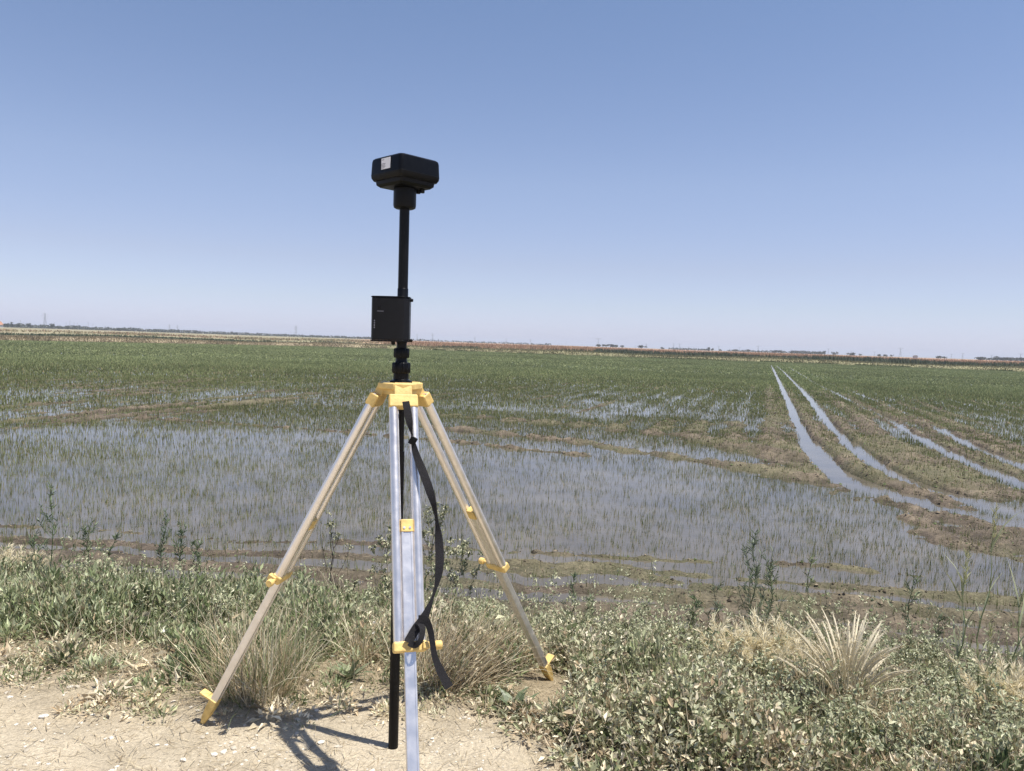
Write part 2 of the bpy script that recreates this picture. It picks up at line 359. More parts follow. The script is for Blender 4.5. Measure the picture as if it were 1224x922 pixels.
def mudh(x, y):                 # height of the mud over the water level
    d = np.hypot(x, y); s = ys(x)
    along = x*VD[0]+y*VD[1]; across = x*VD[1]-y*VD[0]
    wob = (fbm(x, y, 1.2, 41, 3)-.5)
    h = -.048+(fbm(x, y, 5, 11, 3)-.5)*.065
    h = h + (fbm(x/3.0, y, .5, 13, 3)-.5)*.05*np.exp(-np.maximum(0, y-s)/6)        # wheel combed strips beside the bank
    e = y-s; st = np.sin((e-.55+(fbm(x, y, 2.6, 16, 3)-.5)*.9)*2*math.pi/.52)
    h = h + st*.022*sstep(4.4, 2.0, e)*sstep(.2, .8, e)*(.3+1.3*fbm(x/2.5, y, .4, 14, 3)) + .058*sstep(3.6, .9, e)
    h = h + .035*sstep(1.0, .1, e)*(.6+.8*fbm(x/2, y, .35, 15, 3))
    rows = np.sin(across*2*math.pi/.95+fbm(x, y, 9, 19, 2)*3)*(.046*sstep(13, 26, d))+np.sin(across*2*math.pi/3.1+1)*.016*sstep(18, 30, d)
    h = h + rows*(.15+1.1*sstep(.3, .7, fbm(along/3, across, 5, 17, 3)))
    h = h + .05*sstep(20, 50, d)*(fbm(along/4, across, 2.4, 23, 3)-.42)
    clod = (fbm(x, y, .22, 51, 4)-.5); clod2 = fbm(x, y, .09, 53, 2)-.5
    cz = dseg(x, y, RUTC); h = h + .060*np.exp(-(cz/3.4)**4)*(.1+1.5*fbm(along/3, across, .8, 67, 3))*sstep(11, 15, d)
    for P, wd, ht in RIDGE:
        q = dseg(x+wob*wd*1.4, y+wob*wd*1.4, P); g = np.exp(-(q/wd)**2)
        h = h+g*(ht+clod*.05)*(.75+.75*(fbm(x, y, max(.5, wd), 61, 3)-.2))
    for P, wd in RUTS:
        q = dseg(x+wob*.3, y+wob*.3, P); k = np.exp(-(q/(wd*1.05))**4); h = h*(1-k)-.09*k
    h = h + (clod*1.3+clod2)*np.clip(.06*sstep(-.05, .02, h)+.010, 0, .06)*(.45+.55*sstep(2.5, 6, y-s))
    return h
def ringgrid(th, rr):
    TH, RR = np.meshgrid(th, rr); X = np.sin(TH)*RR; Y = np.cos(TH)*RR
    ny, nx = TH.shape; I = np.arange(nx*ny).reshape(ny, nx)
    return TH, RR, X, Y, np.stack([I[:-1, :-1], I[:-1, 1:], I[1:, 1:], I[1:, :-1]], -1).reshape(-1, 4)
th = np.linspace(-.84, .84, 450); fr = np.linspace(0, 1, 400)
TH, FR = np.meshgrid(th, fr); RR = 4.6*((EDG(TH)+3)/4.6)**FR
X = np.sin(TH)*RR; Y = np.cos(TH)*RR; H = mudh(X, Y)
ny, nx = TH.shape; I = np.arange(nx*ny).reshape(ny, nx); Q = np.stack([I[:-1, :-1], I[:-1, 1:], I[1:, 1:], I[1:, :-1]], -1).reshape(-1, 4)
Zm = ZW+H*np.where(H > 0, 1.0, 1.5); Zm = np.where(Y < ys(X)+.3, np.minimum(Zm, ZW-.02), Zm)
n2 = fbm(X, Y, .3, 71, 4)[..., None]; hh = sstep(.0, .06, H)[..., None]
far = sstep(25, 90, RR)[..., None]
n3 = vnoise(X, Y, .07, 73)[..., None]
C = (np.array([.088, .069, .052])*(1-hh)+np.array([.135, .108, .077])*hh)*(.35+1.3*n2)*(.6+.8*n3)
gm = sstep(.45, .7, fbm(X, Y, 1.7, 77, 3))[..., None]*.45                          # green film of algae
C = C*(1-gm)+np.array([.12, .125, .06])*gm
C = C*(1-far)+np.array([.10, .125, .055])*far
o = npmesh('paddy_mud', np.stack([X, Y, Zm], -1), [Q], M_mud, C.reshape(-1, 3), smooth=True); tag(o, 'brown mud bed of the flooded paddy', kind='structure')
TH2, RR2 = np.meshgrid(np.linspace(-1.2, 1.2, 60), np.linspace(0, 1, 12)); RR2 = 4.3+(EDG(TH2)+3-4.3)*RR2
I = np.arange(720).reshape(12, 60); Q = np.stack([I[:-1, :-1], I[:-1, 1:], I[1:, 1:], I[1:, :-1]], -1).reshape(-1, 4)
o = npmesh('water', np.stack([np.sin(TH2)*RR2, np.cos(TH2)*RR2, np.full(TH2.shape, ZW)], -1), [Q], M_water, smooth=True); tag(o, 'shallow muddy water flooding the paddy', kind='structure')

# rice shoots
def scatter_ring(d0, d1, n, th0=-.80, th1=.80, pw=2.0):
    th_ = rng.uniform(th0, th1, n); u_ = rng.random(n)
    r_ = (d0**pw+u_*(d1**pw-d0**pw))**(1/pw); return th_, r_
nb = NB()
for d0, d1, dens, nbld in ((5, 14, 390, 2), (14, 24, 600, 1), (24, 40, 300, 1), (40, 70, 115, 1), (70, 175, 27, 1)):
    n = int(.8*(d1*d1-d0*d0)*dens); th_, r_ = scatter_ring(d0, d1, n)
    x = np.sin(th_)*r_; y = np.cos(th_)*r_
    H = mudh(x, y); k = (y > ys(x)+.35) & (r_ < EDG(th_)-.3)
    fl = sstep(26, 50, r_); den = (.45+.8*sstep(.3, .62, fbm(x, y, 3.2, 81, 3)))*(1-fl)+.95*fl; den *= .35+.65*sstep(5.5, 9, r_)
    den = np.where(H > .005, den*(.28+.35*sstep(14, 30, r_)), den); den = den*(.5+.5*sstep(.35, .6, fbm(x, y, .35, 83, 2))) * (1+1.0*sstep(32, 60, r_))
    ac_ = x*VD[1]-y*VD[0]; rp = np.sin(ac_*2*math.pi/.95+fbm(x, y, 9, 19, 2)*3); rowm = sstep(13, 20, r_)*sstep(-.12, .10, th_)*sstep(.35, .55, fbm(x, y, 8, 85, 2))
    den = den*(1-.5*rowm*sstep(-.2, .6, rp))
    for P, wd in RUTS: den = den*sstep(wd*.8, wd*1.5, dseg(x, y, P))
    k &= rng.random(n) < den; x = x[k]; y = y[k]; r_ = r_[k]; H = H[k]; n = len(x)
    z = ZW+np.maximum(H, -.01)-.01
    for q in range(nbld):
        wd = .0058*np.maximum(1, r_/13)**.95*rng.uniform(.7, 1.4, n)*{5: 1, 14: 1.5, 24: 1.7, 40: 2.5, 70: 4.0}[d0]; L = rng.uniform(.045, .125, n)*(1+.35*sstep(20, 60, r_))
        g = rng.random((n, 1)); patch = fbm(x, y, 6, 87, 2)[:, None]
        c = np.array([.095, .12, .04])*(1-g)+np.array([.235, .25, .10])*g; c = c*(.8+.4*patch)
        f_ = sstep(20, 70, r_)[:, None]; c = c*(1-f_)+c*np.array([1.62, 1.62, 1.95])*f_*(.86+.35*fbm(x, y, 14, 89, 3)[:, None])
        dead = (rng.random((n, 1)) < .08*(1-f_)); c = np.where(dead, np.array([.36, .29, .15]), c)
        jit = rng.normal(0, .012, (n, 2))
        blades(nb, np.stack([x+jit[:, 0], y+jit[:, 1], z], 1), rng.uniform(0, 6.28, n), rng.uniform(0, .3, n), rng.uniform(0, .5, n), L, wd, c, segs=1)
o = nb.build('rice_shoots', M_rice); tag(o, 'young green rice shoots standing in the flooded field', 'rice', kind='stuff')
nb = NB(); n = 190000; th_, r_ = scatter_ring(5.2, 46, n, pw=1.1); x = np.sin(th_)*r_; y = np.cos(th_)*r_; H = mudh(x, y)
k = (H > -.012) & (y > ys(x)-.2) & (rng.random(n) < .25+.75*sstep(-.01, .02, H)); x, y, H, r_ = x[k][:44000], y[k][:44000], H[k][:44000], r_[k][:44000]; n = len(x)
oc = np.array([[1, 0, 0], [0, 1, 0], [-1, 0, 0], [0, -1, 0], [0, 0, .8]], float); of = np.array([[0, 1, 4], [1, 2, 4], [2, 3, 4], [3, 0, 4]])
s_ = rng.lognormal(-4.95, .40, n)*(1+.055*r_); a_ = rng.uniform(0, 6.28, n); V = oc[None]*rng.uniform(.6, 1.4, (n, 5, 1))*s_[:, None, None]; c_, sn = np.cos(a_)[:, None], np.sin(a_)[:, None]
V = np.stack([V[..., 0]*c_-V[..., 1]*sn+x[:, None], V[..., 0]*sn+V[..., 1]*c_+y[:, None], V[..., 2]+(ZW+H)[:, None]-.003], -1)
g = rng.random((n, 1)); g = g**1.6; C = np.array([.05, .04, .03])*(1-g)+np.array([.27, .22, .15])*g; gg = rng.random((n, 1)) < .15; C = np.where(gg, np.array([.13, .16, .07]), C)
nb.add(V.reshape(-1, 3), [(of[None]+5*np.arange(n)[:, None, None]).reshape(-1, 3)], np.repeat(C, 5, 0)); o = nb.build('mud_clods', M_mud); tag(o, 'lumpy clods of wet mud on the ridges of the paddy', 'mud clods', kind='stuff')
# ------------------------------------------------------------------ beyond the field
def thU(u): q = W(u, 600, ZW); return math.atan2(q.x, q.y)
T430, T760, T500 = thU(430), thU(760), thU(500)
th = np.linspace(-1.2, 1.2, 420)
tt = np.array([-3, -.5, 0, .6, 1.4, 2.4, 3.4, 5, 7, 9, 12, 17, 24, 30, 36, 42, 50, 60, 75, 90, 110, 140, 180, 240, 320, 450, 650, 1000, 1600, 2600, 4500, 9000], float)
def zt(th_, t_):
    crest = .62+.12*np.sin(th_*23)
    z = ZW-.25+.25*sstep(-2, 0, t_)
    z = z+crest*sstep(0, 3, t_)-(.28)*sstep(6, 12, t_)
    z = z+.55*sstep(30, 150, t_)+.75*sstep(150, 900, t_)*1.0
    return z
TH, TT = np.meshgrid(th, tt); RR = EDG(TH)+TT; X = np.sin(TH)*RR; Y = np.cos(TH)*RR
Zf = zt(TH, TT)+(vnoise(X, Y, 2.5, 5)-.5)*.12*sstep(0, 2, TT)*sstep(500, 100, TT)
left = sstep(T430+.04, T430-.04, TH)[..., None]; rgt = sstep(T760-.08, T760+.05, TH)[..., None]
tan = np.array([.34, .285, .195]); olive = np.array([.17, .17, .09]); red = np.array([.33, .21, .14]); green = np.array([.11, .15, .06])
N1 = fbm(X*.6, Y*.3, 9, 101, 3)[..., None]; N2 = vnoise(X, Y, 1.5, 103)[..., None]
T_ = TT[..., None]
C = (tan*(.7+.5*N2))*left+(1-left)*(olive*.75+tan*.25)*(.7+.5*N2)
b1 = sstep(14, 20, T_); C = C*(1-b1)+(green*left+(1-left)*olive)*b1
b2 = sstep(55, 75, T_); C = C*(1-b2)+(tan*N1+olive*(1-N1))*b2*left+red*(.7+.6*N1)*b2*(1-left)
b3 = sstep(700, 1400, T_); C = C*(1-b3)+np.array([.22, .21, .13])*b3
ny, nx = TH.shape; I = np.arange(nx*ny).reshape(ny, nx); Q = np.stack([I[:-1, :-1], I[:-1, 1:], I[1:, 1:], I[1:, :-1]], -1).reshape(-1, 4)
o = npmesh('far_plain', np.stack([X, Y, Zf], -1), [Q], M_far, C.reshape(-1, 3), smooth=True); tag(o, 'far levee and flat dry plain reaching the horizon', kind='structure')

def tufts(nb, n, th0, th1, t0, t1, h, wd, c1, c2, tilt=.35, seed=0, thr=None, ns=6):
    th_ = rng.uniform(th0, th1, n); t_ = rng.uniform(t0, t1, n); r_ = EDG(th_)+t_; x = np.sin(th_)*r_; y = np.cos(th_)*r_
    if thr is not None:
        k = fbm(x, y*.5, ns, seed, 3) > thr; th_, t_, r_, x, y = th_[k], t_[k], r_[k], x[k], y[k]; n = len(x)
    hs = h*(.5+1.0*fbm(x, y, ns, seed+5, 3))*rng.uniform(.6, 1.2, n)
    g = rng.random((n, 1)); c = np.array(c1)*(1-g)+np.array(c2)*g
    blades(nb, np.stack([x, y, zt(th_, t_)-.05], 1), rng.uniform(0, 6.28, n), rng.uniform(0, tilt, n), rng.uniform(0, .5, n), hs, wd*rng.uniform(.6, 1.4, n), c, segs=1)
L0, R0 = thU(-60), thU(1290)
nb = NB()
tufts(nb, 16000, L0, T430+.03, -.2, 5, .34, .16, (.42, .36, .25), (.28, .225, .14), seed=201)
tufts(nb, 2500, L0, T430+.03, -.3, 5, .40, .2, (.14, .13, .08), (.2, .17, .1), seed=203, thr=.5, ns=3)
tufts(nb, 14000, T430, R0, 0, 8, .40, .2, (.30, .25, .15), (.16, .17, .09), seed=205)
tufts(nb, 3500, T430, R0, .5, 8, .36, .2, (.29, .25, .17), (.22, .18, .12), seed=207, thr=.55, ns=9)
o = nb.build('levee_grass', M_straw); tag(o, 'pale dry grass along the far levee of the paddy', 'dry grass', kind='stuff')
nb = NB()
tufts(nb, 5000, T430, R0, -.8, .4, .35, .25, (.07, .10, .04), (.12, .15, .06), seed=211, thr=.5, ns=8)
tufts(nb, 11000, T760-.06, R0, 26, 44, 1.3, .4, (.075, .095, .06), (.13, .145, .09), seed=213, thr=.38, ns=11)
tufts(nb, 5000, T430-.12, T760, 20, 40, .85, .4, (.07, .085, .045), (.13, .14, .08), seed=215, thr=.52, ns=10)
tufts(nb, 5000, L0, T430, 40, 60, .6, .4, (.08, .095, .06), (.13, .145, .085), seed=217, thr=.40, ns=14)
o = nb.build('reed_bed', M_rice); tag(o, 'dark green reeds growing in the ditch behind the levee', 'reeds', kind='stuff')
nb = NB()
tufts(nb, 22000, T500-.05, R0, 55, 200, 1.0, .5, (.42, .27, .18), (.34, .24, .15), seed=221)
tufts(nb, 5000, L0, T500-.05, 80, 200, .7, .6, (.45, .36, .23), (.25, .23, .13), seed=223, thr=.45, ns=20)
tufts(nb, 3000, L0, T500-.05, 110, 220, .7, .7, (.40, .26, .18), (.34, .24, .15), seed=225, thr=.55, ns=24)
o = nb.build('dry_scrub', M_straw); tag(o, 'reddish brown scrub on the plain under the horizon', 'scrub', kind='stuff')

# far trees
def HZ(u): return 390.5+.0335*u
def base_at(u, dist):
    r = ray(u, HZ(u)); t_ = dist/math.hypot(r.x, r.y); x, y = r.x*t_, r.y*t_
    th_ = math.atan2(x, y); return Vector((x, y, float(zt(np.array([th_]), np.array([dist-float(EDG(th_))]))[0])))
def far_tree(u, wpx, hpx, label, dist=800, group='dark trees along the horizon', bush=False):
    b = base_at(u, dist); s = dist/F; wd = wpx*s; h = hpx*s+1
    root = empty('bush' if bush else 'broadleaf_tree', b); tag(root, label, 'bush' if bush else 'tree', group)
    n = 420; nb = NB(); blobs = rng.normal(size=(7, 3))*np.array([wd*.26, wd*.26, h*.14])+np.array([0, 0, h*.62])
    c = blobs[rng.integers(0, 7, n)]; P = c+rng.normal(size=(n, 3))*np.array([wd*.13, wd*.13, h*.11]); P[:, 2] = np.clip(P[:, 2], h*(.05 if bush else .22), h)
    D = rng.normal(size=(n, 3)); g = rng.random((n, 1))
    leaves(nb, P, D, .12*max(wd, h), .10*max(wd, h), np.array([.05, .065, .05])*(1-g)+np.array([.09, .105, .075])*g)
    nb.build('crown', M_leaf, root)
    nb = NB(); tube_np(nb, [(0, 0, -.3), (.05*wd, 0, h*.3), (0, .03*wd, h*.6)], [h*.05, h*.035, h*.02], (.09, .07, .05), 6)
    tube_np(nb, [(.05*wd, 0, h*.3), (wd*.22, .05, h*.62)], [h*.03, h*.012], (.09, .07, .05), 5); tube_np(nb, [(.03*wd, 0, h*.3), (-wd*.2, .05, h*.6)], [h*.03, h*.012], (.09, .07, .05), 5)
    nb.build('trunk', M_stone, root)
for a in [(9, 5, 3.2, 'low loose tree right of the orange roof at the far left'), (14, 4, 4.2, 'tall round tree of the pair at the far left horizon'), (21.5, 4.5, 3, 'flat low tree at the left left of the biggest left pylon'),
          (36.5, 5, 4, 'round headed tree just left of the biggest left pylon'), (62.5, 5.5, 4.2, 'dark flag shaped tree just right of the biggest left pylon'), (70, 4, 2.2, 'small dark tree right of the flag shaped tree'),
          (80.5, 5, 2.2, 'low dark tree under the close group of thin poles at left'), (89, 4, 1.6, 'tiny round tree in the dark belt at left'), (144, 8, 2.3, 'wide low tree humping up from the dark tree belt at left'),
          (716, 7, 2.2, 'low tree at the left end of the central grove'), (724, 6, 2.6, 'second tree of the central grove beside the leaning pylon'), (729.5, 6, 2.6, 'rounded tree in the middle of the central grove'), (736, 8, 2.0, 'long low tree at the right end of the central grove'),
          (744, 4, 2.2, 'small round tree alone right of the central grove'), (766.5, 7.5, 2.8, 'dark dome shaped tree standing alone over the reddish scrub'), (792, 4.5, 1.8, 'small dome tree further right of the dark dome tree'),
          (847, 4, 3, 'conical dark tree over the reeds right of centre'), (851.5, 3.5, 2.2, 'grey small tree beside the conical tree'), (860.5, 3.5, 1.6, 'tiny tree under the wide pylon right of centre'), (879.5, 3.5, 2, 'lone tiny tree over red scrub'),
          (893.5, 4, 2, 'dark low tree above the vanishing wheel tracks'), (925, 5, 2, 'low tree right of the track vanishing point'), (932.5, 4, 2.6, 'taller dark tree right of the track vanishing point'),
          (985.5, 3.5, 3.2, 'pointed dark tree ending the right hand tree row'), (998.5, 5, 2.8, 'flat topped tree past the end of the tree row'), (1017, 7, 1.9, 'wide low tree between two right hand pylons'), (1028, 3, 1.4, 'tiny round tree left of the tall right hand pylon'),
          (1051, 4, 1.5, 'small low tree left of the tall right hand pylon'), (1058.5, 4, 1.6, 'second small tree left of the tall right hand pylon'), (1065.5, 3, 1.3, 'smallest tree close left of the tall right hand pylon'),
          (1124, 7, 1.7, 'long flat tree right of the grey shed'), (1169, 9, 1.6, 'dark flat topped tree at the right over the scrub'), (1192, 6, 3, 'grey green tree in the cluster near the right edge'),
          (1199, 7, 2.6, 'reddish dark tree in the cluster near the right edge'), (1208, 8, 3.2, 'biggest dark tree of the cluster near the right edge'), (1221, 6, 2.6, 'dark tree cut by the right edge of the photo')]:
    far_tree(*a)
nb = NB()
def belt(u0, u1, n, h0, h1, dist=1000):
    us = rng.uniform(u0, u1, n); s = dist/F
    b = np.array([base_at(u, dist+rng.uniform(-40, 40)) for u in us]); f = (us-u0)/(u1-u0)
    h = (h0*(1-f)+h1*f)*s*(.5+vnoise(us, us*0, 7, 5))+1.0
    P = b+np.stack([0*h, 0*h, h*rng.random(n)], 1); D = rng.normal(size=(n, 3)); g = rng.random((n, 1))
    leaves(nb, P, D, 1.9, 1.7, np.array([.035, .048, .035])*(1-g)+np.array([.07, .08, .055])*g)
belt(-70, 240, 4600, 1.9, 1.5); belt(240, 450, 2200, 1.3, .7); belt(480, 660, 500, .5, .4); belt(800, 850, 300, .7, .7); belt(945, 985, 700, 1.4, 1.5); belt(870, 950, 400, .5, .8); belt(1170, 1290, 900, .9, 1.6)
o = nb.build('tree_belt', M_leaf); tag(o, 'continuous dark line of distant trees on the horizon', 'tree belt', kind='stuff')

# pylons
pm = NB()
def bar(a, b, r): tube_np(pm, [a, b], r, (1, 1, 1), 4)
for sx in (-1, 1):
    for sy in (-1, 1):
        bar((sx*.095, sy*.095, 0), (sx*.03, sy*.03, .62), .008); bar((sx*.03, sy*.03, .62), (sx*.018, sy*.018, 1), .006)
lv = [0, .14, .27, .39, .5, .6, .7, .8, .9]
for z0, z1 in zip(lv, lv[1:]):
    def wz(z): return .095-.065*min(z, .62)/.62 if z < .62 else .03-.012*(z-.62)/.38
    for sy in (-1, 1):
        bar((-wz(z0), sy*wz(z0), z0), (wz(z1), sy*wz(z1), z1), .004); bar((wz(z0), sy*wz(z0), z0), (-wz(z1), sy*wz(z1), z1), .004)
PY_LOW = pm.build('lattice_body', M_pylon)
pm = NB()
for z_, l_ in ((.66, .16), (.79, .20), (.92, .15)):
    for sx in (-1, 1): bar((0, 0, z_+.035), (sx*l_, 0, z_), .005); bar((0, 0, z_-.01), (sx*l_, 0, z_), .006)
PY_ARM = pm.build('cross_arm', M_pylon)
pm = NB()
for sx in (-1, 1): bar((sx*.02, 0, .82), (sx*.26, 0, .98), .01); bar((sx*.26, 0, .98), (sx*.26, 0, .90), .006)
bar((-.27, 0, .97), (.27, 0, .97), .012)
PY_FLAT = pm.build('cross_beam', M_pylon)
pm = NB(); bar((0, 0, 0), (0, 0, 1), .02)
PO_BODY = pm.build('pole_shaft', M_pylon)
pm = NB(); bar((-.10, 0, .93), (.10, 0, .93), .012)
PO_ARM = pm.build('cross_arm', M_pylon)
protos = [PY_LOW, PY_ARM, PY_FLAT, PO_BODY, PO_ARM]
used = set()
def inst(src, parent):
    o = src if src not in used else src.copy()
    if src in used: COL.objects.link(o)
    used.add(src); o.parent = parent; return o
def pylon(u, top, base, kind, label, group):
    hp = base-top; dist = 2200.0; b = base_at(u, dist); H_ = hp*dist/F + (CAMZ-b.z)
    if kind == 'p': H_ = max(H_, 6)
    r = empty('utility_pole' if kind == 'p' else 'electricity_pylon', b, math.atan2(b.y, b.x)-math.pi/2+random.uniform(-.5, .5)); r.scale = (H_*1.15, H_*1.15, H_)
    tag(r, label, 'pole' if kind == 'p' else 'pylon', group)
    for s_ in {'t': (PY_LOW, PY_ARM), 'f': (PY_LOW, PY_FLAT), 'p': (PO_BODY, PO_ARM)}[kind]: inst(s_, r)
G1 = 'pylons on the horizon'; G2 = 'thin poles on the horizon'
for a in [(53.8, 376.5, 392, 't', 'tallest lattice pylon at the left between two dark trees', G1), (202.5, 389, 397.5, 't', 'left pylon of the close pair left of the tripod', G1), (212, 389.5, 397.5, 't', 'right pylon of the close pair left of the tripod', G1),
          (353.7, 390, 402.5, 't', 'tall slim pylon beside two short poles left of the controller box', G1), (498.5, 399.5, 407.5, 't', 'pylon just right of the black controller box', G1), (517, 398.5, 408, 't', 'second pylon right of the black controller box', G1),
          (567.5, 403.5, 410, 't', 'dark slim pylon over the red scrub right of the tripod', G1), (605, 404.5, 411, 't', 'pylon over red scrub midway between tripod and central grove', G1), (634, 406, 412, 't', 'pylon further right over the red scrub before the twin small poles', G1),
          (715, 404.5, 414.5, 'f', 'leaning topped pylon beside the left end of the central grove', G1), (772.5, 411, 416.5, 't', 'slim pylon just right of the dark dome tree', G1), (759, 412.5, 416, 't', 'faint pylon just left of the dark dome tree', G1),
          (805, 410.5, 417.5, 't', 'left slim pylon of the pair above the reeds', G1), (812, 411, 417.7, 'f', 'right flat topped pylon of the pair above the reeds', G1), (859, 414, 419.3, 'f', 'wide flat pylon over the tiny tree right of centre', G1),
          (884, 415.5, 420, 'f', 'faint flat pylon just right of the lone tiny tree', G1), (906, 414, 421, 'f', 'flat topped pylon left of where the wheel tracks vanish', G1), (990, 417.3, 423.7, 'f', 'flat topped pylon after the pointed dark tree', G1),
          (1017.5, 420, 424.5, 'f', 'faint pylon above the wide low tree', G1), (1045, 421, 425.5, 'f', 'short flat pylon left of the tall right hand pylon', G1), (1076, 417, 426.5, 'f', 'tall flat topped pylon standing clear at the right', G1),
          (1137, 424, 428.6, 'f', 'short pylon over the long flat tree right of the shed', G1), (1150.5, 423, 429, 'f', 'wide faint pylon right of the long flat tree', G1), (1185, 425, 430, 'f', 'faint pylon left of the right edge tree cluster', G1), (1219.5, 423.7, 431, 'f', 'pylon nearest the right edge of the photo', G1)]: pylon(*a)
ORD = 'first second third fourth fifth sixth seventh eighth ninth tenth eleventh twelfth thirteenth fourteenth fifteenth sixteenth seventeenth'.split(); cnt = [0, 0, 0]
for a in [(24.5, 384, 391), (28.5, 386, 391), (65, 386, 392), (79, 386.5, 393), (83.5, 384.5, 393), (88.5, 386, 393), (92.5, 386.5, 393), (105.5, 386.5, 394), (111, 388, 394), (126, 390, 394.5), (168, 391.8, 396), (221, 394, 397.5), (275.5, 397, 399.5), (316.5, 397.5, 400.5),
          (347.5, 396.5, 401.8), (351.5, 397, 401.9), (406, 401, 404), (552, 406, 409), (574, 407.5, 410), (585, 408, 410.3), (668, 410, 413), (671, 411, 413), (676.5, 408.7, 413), (696, 413, 414.5), (746, 412.5, 415.5), (827, 415, 418), (946, 417.5, 422), (957, 419, 422), (966.5, 418, 422.5), (1030, 422, 425), (1108, 425, 427.6)]:
    zn = 0 if a[0] < 440 else (1 if a[0] < 930 else 2); cnt[zn] += 1
    pylon(a[0], a[1], a[2], 'p', ORD[cnt[zn]-1]+[' thin pole from the left edge along the horizon', ' thin pole on the horizon counted rightward from the black pole', ' thin pole on the horizon right of the wheel tracks'][zn], G2)
b = base_at(-1.5, 820); hr = empty('farmhouse', b); tag(hr, 'orange roofed farmhouse cut by the left edge on the horizon', 'house')
MB().box((0, 0, 1), (5, 5, 2.4)).build('wall', M_wire, hr); MB().prism([(-3, 0), (3, 0), (0, 3.2)], -3, 3, Matrix.Translation((0, 0, 2.15)) @ Matrix.Rotation(math.pi/2, 4, 'X')).build('roof', M_tile, hr)
b = base_at(1094, 820); hr = empty('grey_shed', b); tag(hr, 'low grey shed on the horizon at the right', 'shed')
MB().box((0, 0, .8), (3.2, 3, 2.2)).build('wall', M_wire, hr, bevel=.03); MB().prism([(-1.9, 0), (1.9, 0), (0, .6)], -1.8, 1.8, Matrix.Translation((0, 0, 1.9)) @ Matrix.Rotation(math.pi/2, 4, 'X')).build('roof', M_bark, hr)

# ------------------------------------------------------------------ tripod
FOOT = W(470, 893, 0); FOOT.z = gzf(FOOT.x, FOOT.y)
TOP = WY(484.3, 219, FOOT.y)
AX = (TOP-FOOT).normalized()
def onaxis(z): return FOOT+AX*((z-FOOT.z)/AX.z)
HZt = WY(482, 457.5, FOOT.y).z              # top of the tripod head
HC = onaxis(HZt)
#print('FOOT', FOOT, 'TOP', TOP, 'HEAD', HC)
tri = empty('surveying_tripod', (HC.x, HC.y, 0)); tag(tri, 'aluminium surveying tripod with yellow clamps standing on the dirt track', 'tripod')
O = Vector((HC.x, HC.y, 0))
Mh = Matrix.Translation(HC)
def clip_tri(r, cut, n=4):                  # rounded triangular plate outline, corners towards the legs
    return r, cut
feet = [W(241, 867, -.01), W(660, 812, -.05)]
feet[1].z = gzf(feet[1].x, feet[1].y)-.01
angs = [math.atan2(f.y-HC.y, f.x-HC.x) for f in feet]
fr_foot = W(497, 1050, 0.0); angs.append(math.atan2(fr_foot.y-HC.y, fr_foot.x-HC.x)); feet.append(fr_foot)
